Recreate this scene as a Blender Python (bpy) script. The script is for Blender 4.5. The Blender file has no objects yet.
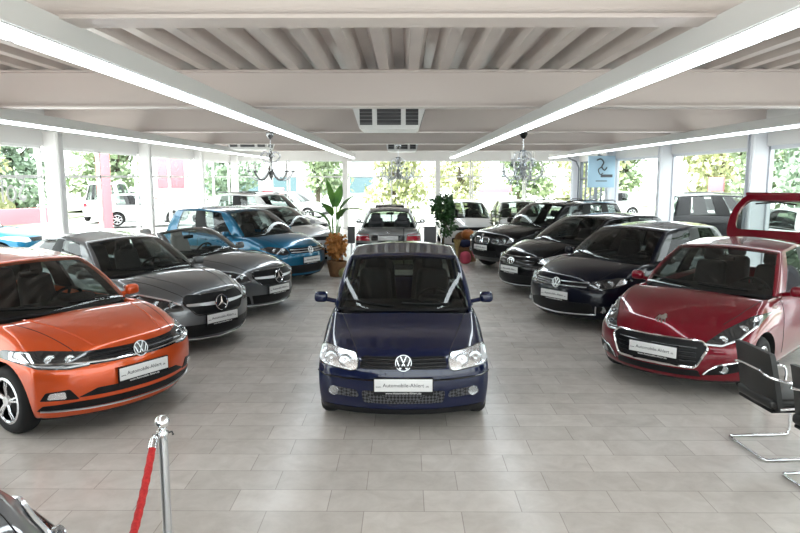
import bpy, bmesh, math, random
from math import sin, cos, pi, radians, sqrt, atan2
from mathutils import Vector, Matrix
from mathutils.bvhtree import BVHTree
from mathutils.geometry import delaunay_2d_cdt

random.seed(7)
SC = bpy.context.scene
COL = SC.collection

# ---------------------------------------------------------------- camera, world, sun, exposure
cam_d = bpy.data.cameras.new('camera')
cam_d.sensor_width = 36.0
cam_d.lens = 655.4 * 36.0 / 800.0
cam_d.clip_end = 500
cam = bpy.data.objects.new('camera', cam_d)
COL.objects.link(cam)
cam.location = (0, 0, 2.31)
cam.rotation_euler = (pi / 2 - 0.1357, 0, 0.0076)
SC.camera = cam

world = bpy.data.worlds.new('world')
SC.world = world
world.use_nodes = True
wn = world.node_tree
bg = wn.nodes['Background']
bg.inputs[0].default_value = (0.93, 0.97, 1.0, 1)
bg.inputs[1].default_value = 6.5
STRIP_POWER = 12.0
sun_d = bpy.data.lights.new('sun', 'SUN')
sun_d.energy = 18.0; sun_d.angle = radians(3); sun_d.color = (1.0, 0.97, 0.92)
sun = bpy.data.objects.new('sun', sun_d); COL.objects.link(sun)
sun.rotation_euler = Vector((0.30, 0.50, -1.0)).to_track_quat('-Z', 'Y').to_euler()

SC.view_settings.view_transform = 'Standard'
SC.view_settings.look = 'None'
SC.view_settings.gamma = 1
SC.view_settings.use_curve_mapping = False
SC.view_settings.exposure = -0.36
try:
    SC.cycles.max_bounces = 8
    SC.cycles.transparent_max_bounces = 24
    SC.cycles.sample_clamp_indirect = 6
    SC.cycles.caustics_reflective = False
    SC.cycles.caustics_refractive = False
except Exception:
    pass

# ---------------------------------------------------------------- materials
def mat(name, col, rough=0.5, metal=0.0, coat=0.0, emit=None, estr=0.0, spec=0.5):
    m = bpy.data.materials.new(name)
    m.use_nodes = True
    b = m.node_tree.nodes['Principled BSDF']
    b.inputs['Base Color'].default_value = (*col, 1)
    b.inputs['Roughness'].default_value = rough
    b.inputs['Metallic'].default_value = metal
    b.inputs['Coat Weight'].default_value = coat
    b.inputs['Coat Roughness'].default_value = 0.02
    b.inputs['Specular IOR Level'].default_value = spec
    if emit:
        b.inputs['Emission Color'].default_value = (*emit, 1)
        b.inputs['Emission Strength'].default_value = estr
    return m

def noise_col(m, c1, c2, scale, detail=4.0, stretch=(1, 1, 1)):
    nt = m.node_tree
    b = nt.nodes['Principled BSDF']
    tc = nt.nodes.new('ShaderNodeTexCoord')
    mp = nt.nodes.new('ShaderNodeMapping'); mp.inputs['Scale'].default_value = stretch
    nz = nt.nodes.new('ShaderNodeTexNoise'); nz.inputs['Scale'].default_value = scale; nz.inputs['Detail'].default_value = detail
    rp = nt.nodes.new('ShaderNodeValToRGB')
    rp.color_ramp.elements[0].position = 0.3; rp.color_ramp.elements[0].color = (*c1, 1)
    rp.color_ramp.elements[1].position = 0.7; rp.color_ramp.elements[1].color = (*c2, 1)
    nt.links.new(tc.outputs['Object'], mp.inputs[0]); nt.links.new(mp.outputs[0], nz.inputs['Vector'])
    nt.links.new(nz.outputs['Fac'], rp.inputs[0]); nt.links.new(rp.outputs[0], b.inputs['Base Color'])
    return m

def glass_mat(name, tint, f0=0.04, fmax=1.0):
    """thin clear sheet: transparent, with a reflection that grows towards grazing view from either side."""
    m = bpy.data.materials.new(name)
    m.use_nodes = True
    nt = m.node_tree; N = nt.nodes.new; L = nt.links.new
    for n in list(nt.nodes): nt.nodes.remove(n)
    out = N('ShaderNodeOutputMaterial'); mix = N('ShaderNodeMixShader'); ge = N('ShaderNodeNewGeometry')
    dt = N('ShaderNodeVectorMath'); dt.operation = 'DOT_PRODUCT'
    def mth(op, a, b=None):
        q = N('ShaderNodeMath'); q.operation = op; q.use_clamp = op == 'SUBTRACT'
        for k, v in enumerate((a, b)):
            if v is None: continue
            if isinstance(v, float): q.inputs[k].default_value = v
            else: L(v, q.inputs[k])
        return q.outputs[0]
    L(ge.outputs['Normal'], dt.inputs[0]); L(ge.outputs['Incoming'], dt.inputs[1])
    c = mth('ABSOLUTE', dt.outputs['Value']); p = mth('POWER', mth('SUBTRACT', 1.0, c), 5.0)
    f = mth('ADD', mth('MULTIPLY', p, fmax - f0), f0)
    tr = N('ShaderNodeBsdfTransparent'); tr.inputs[0].default_value = (*tint, 1)
    gl = N('ShaderNodeBsdfGlossy'); gl.inputs['Roughness'].default_value = 0.01
    L(f, mix.inputs[0]); L(tr.outputs[0], mix.inputs[1]); L(gl.outputs[0], mix.inputs[2])
    L(mix.outputs[0], out.inputs[0])
    return m

def paint(name, col, metal=0.35, rough=0.32, cior=1.5):
    m = mat(name, col, rough, metal, coat=1.0, spec=0.05)
    m.node_tree.nodes['Principled BSDF'].inputs['Coat IOR'].default_value = cior
    return m

M = {}
M['wall_white'] = mat('painted_white', (0.78, 0.78, 0.78), 0.5)
M['ceil'] = noise_col(mat('ceiling_sheet', (0.72, 0.66, 0.62), 0.32), (0.54, 0.48, 0.45), (0.62, 0.56, 0.53), 1.2)
M['beam'] = mat('beam_paint', (0.60, 0.535, 0.51), 0.42)
M['colm'] = mat('column_paint', (0.70, 0.72, 0.77), 0.4)
M['strip'] = mat('strip_housing', (0.66, 0.66, 0.66), 0.35)
M['diffuser'] = mat('strip_diffuser', (0.9, 0.95, 1.0), 0.4, emit=(0.86, 0.95, 1.0), estr=STRIP_POWER)
M['glass_wall'] = glass_mat('facade_glass', (0.93, 0.98, 0.96), 0.004, 0.12)
M['glass_car'] = glass_mat('car_glass', (0.50, 0.55, 0.53), 0.06)
M['glass_side'] = glass_mat('car_side_glass', (0.58, 0.64, 0.62), 0.07)
M['glass_dark'] = glass_mat('car_privacy_glass', (0.10, 0.11, 0.11), 0.03, 0.45)
M['lens'] = glass_mat('lamp_lens', (0.93, 0.95, 0.97), 0.04)
M['black'] = mat('black_plastic', (0.008, 0.008, 0.009), 0.45, spec=0.2)
M['gloss_black'] = mat('gloss_black', (0.01, 0.01, 0.012), 0.12)
M['rubber'] = mat('tyre_rubber', (0.014, 0.014, 0.015), 0.7, spec=0.25)
M['well'] = mat('wheel_well', (0.006, 0.006, 0.006), 0.9)
M['chrome'] = mat('chrome', (0.82, 0.83, 0.85), 0.08, 1.0)
M['silver'] = mat('satin_silver', (0.62, 0.63, 0.65), 0.28, 0.9)
M['alloy'] = mat('alloy_rim', (0.68, 0.69, 0.71), 0.25, 0.9)
M['reflector'] = mat('lamp_reflector', (0.80, 0.82, 0.85), 0.18, 0.85)
M['lampdark'] = mat('lamp_dark_housing', (0.028, 0.030, 0.033), 0.12, 0.3, coat=1)
M['lampglass'] = mat('lamp_projector', (0.42, 0.44, 0.46), 0.15, 0.8, coat=1)
M['drl'] = mat('lamp_clear_bar', (0.85, 0.9, 0.95), 0.1, 0.6)
M['tail_red'] = mat('tail_lamp_red', (0.42, 0.012, 0.03), 0.1, coat=1)
M['plate'] = mat('plate_white', (0.74, 0.74, 0.74), 0.35)
M['plate_ink'] = mat('plate_ink', (0.03, 0.03, 0.04), 0.5)
M['white_ink'] = mat('white_ink', (0.8, 0.8, 0.8), 0.5)
M['interior'] = mat('interior_dark', (0.012, 0.012, 0.013), 0.75, spec=0.2)
M['seat_dark'] = mat('seat_fabric', (0.018, 0.018, 0.02), 0.8)
M['seat_grey'] = mat('seat_grey', (0.05, 0.05, 0.055), 0.7)
M['seat_light'] = mat('seat_light', (0.32, 0.31, 0.30), 0.6)
M['mesh'] = mat('grille_mesh', (0.03, 0.03, 0.033), 0.5, spec=0.2)

def mesh_pattern(m, scale):
    nt = m.node_tree; b = nt.nodes['Principled BSDF']
    tc = nt.nodes.new('ShaderNodeTexCoord'); mp = nt.nodes.new('ShaderNodeMapping')
    mp.inputs['Rotation'].default_value = (0, radians(45), 0)
    ck = nt.nodes.new('ShaderNodeTexChecker'); ck.inputs['Scale'].default_value = scale
    ck.inputs['Color1'].default_value = (0.008, 0.008, 0.008, 1); ck.inputs['Color2'].default_value = (0.09, 0.09, 0.10, 1)
    nt.links.new(tc.outputs['Object'], mp.inputs[0]); nt.links.new(mp.outputs[0], ck.inputs[0]); nt.links.new(ck.outputs[0], b.inputs['Base Color'])
mesh_pattern(M['mesh'], 45)

# floor tiles
def floor_material():
    m = mat('marble_floor_tiles', (0.5, 0.48, 0.46), 0.14)
    nt = m.node_tree; b = nt.nodes['Principled BSDF']
    tc = nt.nodes.new('ShaderNodeTexCoord')
    mp = nt.nodes.new('ShaderNodeMapping'); mp.inputs['Location'].default_value = (0.285, 0.13, 0)
    br = nt.nodes.new('ShaderNodeTexBrick')
    br.offset = 0.38; br.offset_frequency = 2; br.squash = 1.0
    br.inputs['Scale'].default_value = 1.0
    br.inputs['Brick Width'].default_value = 0.68; br.inputs['Row Height'].default_value = 0.316
    br.inputs['Mortar Size'].default_value = 0.0035; br.inputs['Mortar Smooth'].default_value = 0.1; br.inputs['Bias'].default_value = 0.0
    br.inputs['Color1'].default_value = (0.60, 0.575, 0.55, 1); br.inputs['Color2'].default_value = (0.71, 0.685, 0.66, 1)
    br.inputs['Mortar'].default_value = (0.44, 0.41, 0.385, 1)
    nz = nt.nodes.new('ShaderNodeTexNoise'); nz.inputs['Scale'].default_value = 5.0; nz.inputs['Detail'].default_value = 10; nz.inputs['Roughness'].default_value = 0.65; nz.inputs['Distortion'].default_value = 0.5
    n2 = nt.nodes.new('ShaderNodeTexNoise'); n2.inputs['Scale'].default_value = 0.55; n2.inputs['Detail'].default_value = 3
    rp = nt.nodes.new('ShaderNodeValToRGB')
    rp.color_ramp.elements[0].position = 0.28; rp.color_ramp.elements[0].color = (0.86, 0.83, 0.80, 1)
    rp.color_ramp.elements[1].position = 0.66; rp.color_ramp.elements[1].color = (1.05, 1.03, 1.01, 1)
    r2 = nt.nodes.new('ShaderNodeValToRGB')
    r2.color_ramp.elements[0].position = 0.3; r2.color_ramp.elements[0].color = (0.90, 0.88, 0.86, 1)
    r2.color_ramp.elements[1].position = 0.7; r2.color_ramp.elements[1].color = (1.04, 1.04, 1.04, 1)
    mx = nt.nodes.new('ShaderNodeMix'); mx.data_type = 'RGBA'; mx.blend_type = 'MULTIPLY'; mx.inputs['Factor'].default_value = 1
    m2 = nt.nodes.new('ShaderNodeMix'); m2.data_type = 'RGBA'; m2.blend_type = 'MULTIPLY'; m2.inputs['Factor'].default_value = 1
    L = nt.links.new
    L(tc.outputs['Object'], mp.inputs[0]); L(mp.outputs[0], br.inputs['Vector']); L(mp.outputs[0], nz.inputs['Vector']); L(mp.outputs[0], n2.inputs['Vector'])
    L(nz.outputs['Fac'], rp.inputs[0]); L(n2.outputs['Fac'], r2.inputs[0])
    L(br.outputs['Color'], mx.inputs['A']); L(rp.outputs[0], mx.inputs['B'])
    L(mx.outputs['Result'], m2.inputs['A']); L(r2.outputs[0], m2.inputs['B']); L(m2.outputs['Result'], b.inputs['Base Color'])
    mr = nt.nodes.new('ShaderNodeMapRange'); mr.inputs['To Min'].default_value = 0.18; mr.inputs['To Max'].default_value = 0.30
    L(nz.outputs['Fac'], mr.inputs['Value']); L(mr.outputs[0], b.inputs['Roughness'])
    return m
M['floor'] = floor_material()

# ---------------------------------------------------------------- helpers
def tag(o, label=None, cat=None, group=None, kind=None):
    if label: o['label'] = label
    if cat: o['category'] = cat
    if group: o['group'] = group
    if kind: o['kind'] = kind
    return o

def empty(name, loc=(0, 0, 0), rz=0.0):
    o = bpy.data.objects.new(name, None)
    o.empty_display_size = 0.2
    COL.objects.link(o); o.location = loc; o.rotation_euler = (0, 0, rz)
    return o

def fin(bm, name, material, parent=None, smooth=True, angle=38):
    bmesh.ops.recalc_face_normals(bm, faces=bm.faces)
    return fin_raw(bm, name, material, parent, smooth, angle)

def fin_raw(bm, name, material, parent=None, smooth=True, angle=38):
    me = bpy.data.meshes.new(name)
    if smooth:
        ca = radians(angle)
        for f in bm.faces: f.smooth = True
        for e in bm.edges:
            if len(e.link_faces) == 2 and e.calc_face_angle(0) > ca: e.smooth = False
    bm.to_mesh(me); bm.free()
    mats = material if isinstance(material, (list, tuple)) else [material]
    for m in mats: me.materials.append(m)
    o = bpy.data.objects.new(name, me)
    COL.objects.link(o)
    if parent is not None: o.parent = parent
    return o

def copy_tree(o, parent=None):
    c = o.copy(); COL.objects.link(c)
    if parent is not None: c.parent = parent
    for ch in list(o.children): copy_tree(ch, c)
    return c

def box(bm, cx, cy, cz, sx, sy, sz, mi=0, rot=None):
    vs = []
    for dx, dy, dz in ((-1,-1,-1),(1,-1,-1),(1,1,-1),(-1,1,-1),(-1,-1,1),(1,-1,1),(1,1,1),(-1,1,1)):
        v = Vector((dx*sx/2, dy*sy/2, dz*sz/2))
        if rot is not None: v = rot @ v
        vs.append(bm.verts.new(v + Vector((cx, cy, cz))))
    for q in ((0,3,2,1),(4,5,6,7),(0,1,5,4),(1,2,6,5),(2,3,7,6),(3,0,4,7)):
        f = bm.faces.new([vs[i] for i in q]); f.material_index = mi
    return vs

def rbox(cx, cy, cz, sx, sy, sz, r=0.03, seg=3, rot=None, taper=None):
    bm = bmesh.new()
    box(bm, 0, 0, 0, sx, sy, sz)
    if taper:
        for v in bm.verts:
            if v.co.z > 0: v.co.x *= taper
    bmesh.ops.bevel(bm, geom=list(bm.edges), offset=min(r, min(sx, sy, sz)*0.48), segments=seg, profile=0.5, affect='EDGES')
    for v in bm.verts:
        c = v.co.copy()
        if rot is not None: c = rot @ c
        v.co = c + Vector((cx, cy, cz))
    return bm

def merge(dst, src, mi=None):
    mp = {}
    for v in src.verts: mp[v] = dst.verts.new(v.co)
    for f in src.faces:
        try:
            nf = dst.faces.new([mp[v] for v in f.verts]); nf.material_index = f.material_index if mi is None else mi
        except ValueError: pass
    src.free()
    return dst

def tube(bm, pts, r, seg=8, closed=False, mi=0, rads=None):
    pts = [Vector(p) for p in pts]
    n = len(pts)
    rings = []
    up0 = None
    for i, p in enumerate(pts):
        if closed: t = pts[(i+1) % n] - pts[i-1]
        else: t = pts[min(i+1, n-1)] - pts[max(i-1, 0)]
        if t.length < 1e-9: t = Vector((0, 0, 1))
        t.normalize()
        if up0 is None:
            a = Vector((0, 0, 1)) if abs(t.z) < 0.9 else Vector((1, 0, 0))
            up0 = (a - t*a.dot(t)).normalized()
        else:
            u = up0 - t*up0.dot(t)
            if u.length > 1e-6: up0 = u.normalized()
        b = t.cross(up0)
        rr = rads[i] if rads else r
        rings.append([bm.verts.new(p + (up0*cos(2*pi*k/seg) + b*sin(2*pi*k/seg))*rr) for k in range(seg)])
    m = n if closed else n-1
    for i in range(m):
        A = rings[i]; B = rings[(i+1) % n]
        for k in range(seg):
            f = bm.faces.new((A[k], A[(k+1) % seg], B[(k+1) % seg], B[k])); f.material_index = mi
    if not closed:
        f = bm.faces.new(list(reversed(rings[0]))); f.material_index = mi
        f = bm.faces.new(rings[-1]); f.material_index = mi

def lathe(bm, prof, c=(0, 0, 0), seg=24, axis='z', mi=0, closed=False, caps=True):
    """prof: list of (radius, height)."""
    rings = []
    c = Vector(c)
    for r, h in prof:
        ring = []
        for k in range(seg):
            a = 2*pi*k/seg
            if axis == 'z': v = Vector((r*cos(a), r*sin(a), h))
            elif axis == 'x': v = Vector((h, r*cos(a), r*sin(a)))
            else: v = Vector((r*cos(a), h, r*sin(a)))
            ring.append(bm.verts.new(v + c))
        rings.append(ring)
    n = len(rings)
    for i in range(n if closed else n-1):
        A = rings[i]; B = rings[(i+1) % n]
        for k in range(seg):
            f = bm.faces.new((A[k], A[(k+1) % seg], B[(k+1) % seg], B[k])); f.material_index = mi
    if not closed and caps:
        if prof[0][0] > 1e-5: bm.faces.new(list(reversed(rings[0]))).material_index = mi
        if prof[-1][0] > 1e-5: bm.faces.new(rings[-1]).material_index = mi

def smooth_poly(pts, n=4, closed=True):
    """Catmull-Rom through the points."""
    out = []
    N = len(pts)
    rng = range(N) if closed else range(N-1)
    for i in rng:
        if closed: p0, p1, p2, p3 = pts[i-1], pts[i], pts[(i+1) % N], pts[(i+2) % N]
        else: p0, p1, p2, p3 = pts[max(i-1, 0)], pts[i], pts[i+1], pts[min(i+2, N-1)]
        for k in range(n):
            t = k/n
            out.append(tuple(0.5*((2*b) + (-a+c)*t + (2*a-5*b+4*c-d)*t*t + (-a+3*b-3*c+d)*t**3) for a, b, c, d in zip(p0, p1, p2, p3)))
    if not closed: out.append(tuple(pts[-1]))
    return out

def round_poly(pts, r=0.02, n=3):
    """round the corners of a polygon."""
    out = []
    N = len(pts)
    for i in range(N):
        p = Vector(pts[i]); a = Vector(pts[i-1]) - p; b = Vector(pts[(i+1) % N]) - p
        d = min(r, a.length*0.45, b.length*0.45)
        s = p + a.normalized()*d; e = p + b.normalized()*d
        for k in range(n+1):
            t = k/n
            q = s*(1-t)**2 + p*2*t*(1-t) + e*t*t
            out.append((q.x, q.y))
    return out

def densify(pts, step=0.04, closed=True):
    out = []
    N = len(pts)
    for i in range(N if closed else N-1):
        a = Vector(pts[i]); b = Vector(pts[(i+1) % N])
        k = max(1, int((b-a).length/step + 0.5))
        for j in range(k): out.append(tuple(a.lerp(b, j/k)))
    if not closed: out.append(tuple(pts[-1]))
    return out

def eval_mesh(o):
    dg = bpy.context.evaluated_depsgraph_get()
    dg.update()
    me = bpy.data.meshes.new_from_object(o.evaluated_get(dg))
    return me

def temp_obj(bm, nm=12):
    me = bpy.data.meshes.new('tmp')
    bm.to_mesh(me); bm.free()
    for k in range(nm): me.materials.append(TMP_MATS[k])
    o = bpy.data.objects.new('tmp', me); COL.objects.link(o)
    return o
TMP_MATS = [bpy.data.materials.new('tmp%d' % k) for k in range(40)]

def lattice(ni, nj, nk, P, mi):
    """surface of an ni x nj x nk lattice box; mi(side,a,b) gives material index or None."""
    bm = bmesh.new()
    V = {}
    def g(i, j, k):
        if (i, j, k) not in V: V[(i, j, k)] = bm.verts.new(P(i, j, k))
        return V[(i, j, k)]
    def face(ids, m):
        if m is None: return
        try:
            f = bm.faces.new([g(*q) for q in ids]); f.material_index = m
        except ValueError: pass
    for j in range(nj-1):
        for k in range(nk-1):
            face(((0,j,k),(0,j+1,k),(0,j+1,k+1),(0,j,k+1)), mi('front', j, k))
            face(((ni-1,j,k),(ni-1,j,k+1),(ni-1,j+1,k+1),(ni-1,j+1,k)), mi('rear', j, k))
    for i in range(ni-1):
        for k in range(nk-1):
            face(((i,0,k),(i,0,k+1),(i+1,0,k+1),(i+1,0,k)), mi('left', i, k))
            face(((i,nj-1,k),(i+1,nj-1,k),(i+1,nj-1,k+1),(i,nj-1,k+1)), mi('right', i, k))
        for j in range(nj-1):
            face(((i,j,0),(i+1,j,0),(i+1,j+1,0),(i,j+1,0)), mi('bottom', i, j))
            face(((i,j,nk-1),(i,j+1,nk-1),(i+1,j+1,nk-1),(i+1,j,nk-1)), mi('top', i, j))
    return bm

def interp(tab, x):
    if x <= tab[0][0]: return tab[0][1]
    for (a, b), (c, d) in zip(tab, tab[1:]):
        if x <= c:
            t = (x-a)/(c-a) if c > a else 0
            t = t*t*(3-2*t)*0.35 + t*0.65
            return b + (d-b)*t
    return tab[-1][1]

# ---------------------------------------------------------------- text meshes
def text_mesh(txt, width, thick=0.001, bold=False):
    cu = bpy.data.curves.new('txt', 'FONT')
    cu.body = txt; cu.align_x = 'CENTER'; cu.align_y = 'CENTER'; cu.size = 1.0; cu.extrude = 0.01
    cu.resolution_u = 2
    o = bpy.data.objects.new('txt', cu); COL.objects.link(o)
    me = eval_mesh(o)
    bpy.data.objects.remove(o); bpy.data.curves.remove(cu)
    xs = [v.co.x for v in me.vertices]
    s = width/(max(xs)-min(xs)); x0 = (max(xs)+min(xs))/2
    for v in me.vertices:
        x, y, z = v.co
        v.co = ((x-x0)*s, -z*0.1, y*s)       # faces -y
    me.materials.clear()
    return me
def join_text(parts):
    bm = bmesh.new()
    for t, w, x, z in parts:
        me = text_mesh(t, w)
        for v in me.vertices: v.co.x += x; v.co.z += z
        bm.from_mesh(me); bpy.data.meshes.remove(me)
    me = bpy.data.meshes.new('plate_text'); bm.to_mesh(me); bm.free()
    return me
PLATE_TXT = join_text([('www.', .050, -.222, -.012), ('Automobile-Ahlert', .37, 0, 0), ('.de', .030, .212, -.008)])
PLATE_TXT.materials.append(M['plate_ink'])
PLATE_SUB = text_mesh('www.Automobile-Ahlert.de', 0.32)
PLATE_SUB.materials.append(M['white_ink'])

# ---------------------------------------------------------------- emblems (drawn in the XZ plane, radius 1, facing -y)
def stroke(bm, a, b, w, d=0.12):
    a = Vector((a[0], 0, a[1])); b = Vector((b[0], 0, b[1]))
    t = (b-a); L = t.length; ang = atan2(t.z, t.x)
    c = (a+b)/2
    box(bm, c.x, 0, c.z, L, d, w, rot=Matrix.Rotation(-ang, 3, 'Y'))

def ring2d(bm, rx, rz, r, cx=0, cz=0, seg=28):
    tube(bm, [(cx+rx*cos(2*pi*k/seg), 0, cz+rz*sin(2*pi*k/seg)) for k in range(seg)], r, 6, True)

def emblem_vw():
    bm = bmesh.new()
    ring2d(bm, .94, .94, .06)
    stroke(bm, (-.36, .80), (0, .02), .105); stroke(bm, (.36, .80), (0, .02), .105)
    stroke(bm, (-.80, .42), (-.38, -.74), .105); stroke(bm, (-.38, -.74), (0, -.06), .105)
    stroke(bm, (.80, .42), (.38, -.74), .105); stroke(bm, (.38, -.74), (0, -.06), .105)
    return bm

def emblem_star():
    bm = bmesh.new()
    ring2d(bm, .92, .92, .09)
    for k in range(3):
        a = pi/2 + k*2*pi/3
        tip = Vector((cos(a)*.9, 0, sin(a)*.9)); l = Vector((cos(a+pi/3)*.2, 0, sin(a+pi/3)*.2)); r = Vector((cos(a-pi/3)*.2, 0, sin(a-pi/3)*.2))
        o = Vector((0, -.18, 0)); bk = Vector((0, .02, 0))
        vs = [bm.verts.new(p) for p in (tip, l, r, o, bk)]
        for q in ((0,1,3),(0,3,2),(1,0,4),(0,2,4)): bm.faces.new([vs[i] for i in q])
    return bm

def emblem_ovals():
    bm = bmesh.new()
    ring2d(bm, 1.0, .68, .09); ring2d(bm, .36, .64, .08); ring2d(bm, .66, .24, .08, 0, .34)
    return bm

def emblem_lion():
    bm = bmesh.new()
    body = [(-.75, .35), (-.55, .62), (-.2, .55), (.1, .72), (.32, 1.0), (.62, .95), (.82, .7), (.7, .5), (.95, .3), (.7, .12), (.78, -.45), (1.0, -.62), (.62, -.66), (.5, -.2),
            (.2, -.1), (.28, -.6), (.42, -.85), (.05, -.86), (-.05, -.3), (-.25, .0), (-.35, -.35), (-.3, -.8), (-.62, -.82), (-.6, -.35), (-.72, .05), (-.98, -.45), (-1.05, -.2)]
    vs = [bm.verts.new((x, -.08, z)) for x, z in body]
    f = bm.faces.new(vs)
    r = bmesh.ops.extrude_face_region(bm, geom=[f])
    for v in r['geom']:
        if isinstance(v, bmesh.types.BMVert): v.co.y += .16
    bmesh.ops.triangulate(bm, faces=[f for f in bm.faces if len(f.verts) > 4])
    return bm

def emblem_round():
    bm = bmesh.new()
    ring2d(bm, .9, .9, .12)
    lathe(bm, [(0.0001, -.05), (.8, -.05), (.8, .05), (0.0001, .05)], axis='y', seg=20)
    return bm
EMB = {'vw': emblem_vw, 'star': emblem_star, 'ovals': emblem_ovals, 'lion': emblem_lion, 'round': emblem_round}

# ---------------------------------------------------------------- car builder
class Car:
    def __init__(s, name, spec, loc, deg):
        s.S = spec; s.name = name
        s.root = empty(name, (loc[0], loc[1], 0), radians(deg))
        s.build_shells()

    # ---- outer shape
    def build_shells(s):
        S = s.S
        L, W, H = S['L'], S['W'], S['H']
        hw = W/2
        yc, yr = S['cowl'], S['rear_base']
        us = [-1, -.9, -.82, -.45, 0, .45, .82, .9, 1]
        base = [0, .07, .25, .5, .8]
        base += [yc-.12, yc, yc+.12]
        n = 4
        base += [yc+.12 + (yr-yc-.24)*q/n for q in range(1, n)]
        base += [yr-.12, yr]
        tailst = [L-.5, L-.22, L-.06, L]
        ys = sorted(set([round(v, 3) for v in base if v < L-.3] + [round(v, 3) for v in tailst if v > yr+.05 or v > L-.3]))
        s.ys = ys
        top = S['top']; zr = S['rows']   # rows: z of side rows 0..3
        nose, tail = S['nose'], S['tail']
        wr = S.get('wrow', [.93, .985, 1.0, .985, .90])
        sb, rb = S['setback'], S.get('rear_setback', .22)
        crown = S.get('crown', .05)
        wt = S.get('wtop', [(0, wr[4])])
        def P(i, j, k):
            y0 = ys[i]; u = us[j]
            tf = max(0.0, 1-y0/.95)**1.4; tr = max(0.0, 1-(L-y0)/.7)**1.4
            wrk = wr[k] if k < 4 else (interp(wt, y0) if len(wt) > 1 else wr[4])
            hwk = hw*wrk*(1 - S.get('ftaper', .07)*tf - S.get('rtaper', .05)*tr)
            x = u*hwk
            zt = interp(top, y0)
            if k == 4:
                cr = crown*(1 if y0 < yc else .4)
                z = zt + cr*(1-u*u)
                cabin = (yc+.05 < y0 < yr-.05)
                if cabin and abs(u) < .85: z = S.get('tub', .55)
            elif k == 3:
                z = zr[2] + (zt-zr[2])*.62
                if y0 < .3: z = min(z, zr[3] + .5*(zt-zr[3])) if zr[3] < zt else z
            else:
                z = zr[k]
            bf = max(0.0, 1-y0/1.15); br = max(0.0, 1-(L-y0)/.7)
            y = y0 + bf*(sb*abs(u)**S.get('sbpow', 2.6) + nose[k]) - br*(rb*abs(u)**2.8 + tail[k])
            return Vector((x, y, z))
        nb = len(ys)
        def mi(side, a, b):
            if side == 'top' and yc+.10 <= ys[a] and ys[a+1] <= yr-.10 and 1 <= b <= 6: return 2
            if side == 'bottom': return 1
            return 0
        bm = lattice(nb, 9, 5, P, mi)
        o = temp_obj(bm, 3)
        sub = o.modifiers.new('s', 'SUBSURF'); sub.levels = 3 if S.get('hi') else 2; sub.render_levels = sub.levels
        # wheel arches
        cutters = []
        for ay in S['axles']:
            for sd in (-1, 1):
                bmc = bmesh.new()
                R = S['r'] + S.get('arch', .045)
                lathe(bmc, [(R, sd*(hw-.27)), (R, sd*(hw+.3))], (0, ay, S['r']+.01), 36, 'x', mi=1)
                bmesh.ops.recalc_face_normals(bmc, faces=bmc.faces)
                c = temp_obj(bmc, 3); cutters.append(c)
                b = o.modifiers.new('b', 'BOOLEAN'); b.operation = 'DIFFERENCE'; b.object = c; b.solver = 'EXACT'
        me = eval_mesh(o)
        for c in cutters + [o]: bpy.data.objects.remove(c)
        bm = bmesh.new(); bm.from_mesh(me); bpy.data.meshes.remove(me)
        s.bvh_low = BVHTree.FromBMesh(bm)
        ob = fin_raw(bm, 'body_shell', [S['paint'], M['well'], M['interior']], s.root, True, 32)
        s.body = ob
        if S.get('convertible'): s.greenhouse(ob, True)
        else: s.greenhouse(ob, False)
        # combined bvh
        s.bvh = s.bvh_low

    def greenhouse(s, body, conv):
        S = s.S
        W, H = S['W'], S['H']
        hw = W/2
        yc, yr = S['cowl'], S['rear_base']
        yf, yt = S['roof_front'], S['roof_rear']
        xb, xt = S.get('xb', .90)*hw, S.get('xt', .70)*hw
        cb, ct = S.get('cowl_sweep', .30), S.get('roof_sweep', .14)
        st = S['side']            # list of (s, t, glass-before-next)
        pw = S.get('pillar', .945)
        us = [-1, -pw, -pw+.06, -.45, 0, .45, pw-.06, pw, 1]
        hs = [0, .03, .075, .5, .89, .935, 1.0]
        top = S['top']
        H = H + .035
        zr0 = H - S.get('roof_front_drop', .055); zr1 = H - S.get('roof_rear_drop', .06)
        rc = S.get('roof_crown', .055)
        ni = len(st)
        sink = S.get('sink', .02)
        def roofz(f): return zr0 + (zr1-zr0)*f + 4*f*(1-f)*(H - max(zr0, zr1) - .0)*.9
        def P(i, j, k):
            h = hs[k]; u = us[j]
            sv, tv, _ = st[i]
            # side base / top points at u=+-1
            yb = (yc+cb) + sv*(yr-.06-(yc+cb)); ytp = (yf+ct) + tv*(yt-.04-(yf+ct))
            zb = interp(top, yb) - sink
            xbb = xb*(1 - S.get('rear_in', .06)*max(0, sv-.4)/.6); xtt = xt*(1 - S.get('roof_in', .11)*max(0, tv-.4)/.6)
            if i == 0:    # front face sweep across
                yb = yc + cb*abs(u)**2.5; ytp = yf + ct*abs(u)**2.5; zb = interp(top, yc) - sink + .035*(1-u*u)
            elif i == ni-1:
                yb = yr - .06*u*u - .0; ytp = yt - .04*u*u
                zb = interp(top, yr) - sink + .02*(1-u*u)
            zt = roofz(tv) - .02 + rc*(1-u*u) - .0
            B = Vector((u*xbb, yb, zb)); T = Vector((u*xtt, ytp, zt))
            p = B.lerp(T, h)
            bul = 4*h*(1-h)
            if abs(u) == 1: p.x += (1 if u > 0 else -1)*.035*bul
            if i == 0: p.y -= .085*bul*(1-.45*abs(u)); p.z += .042*bul
            if i == ni-1: p.y += .03*bul
            return p
        GL0 = 10
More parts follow.
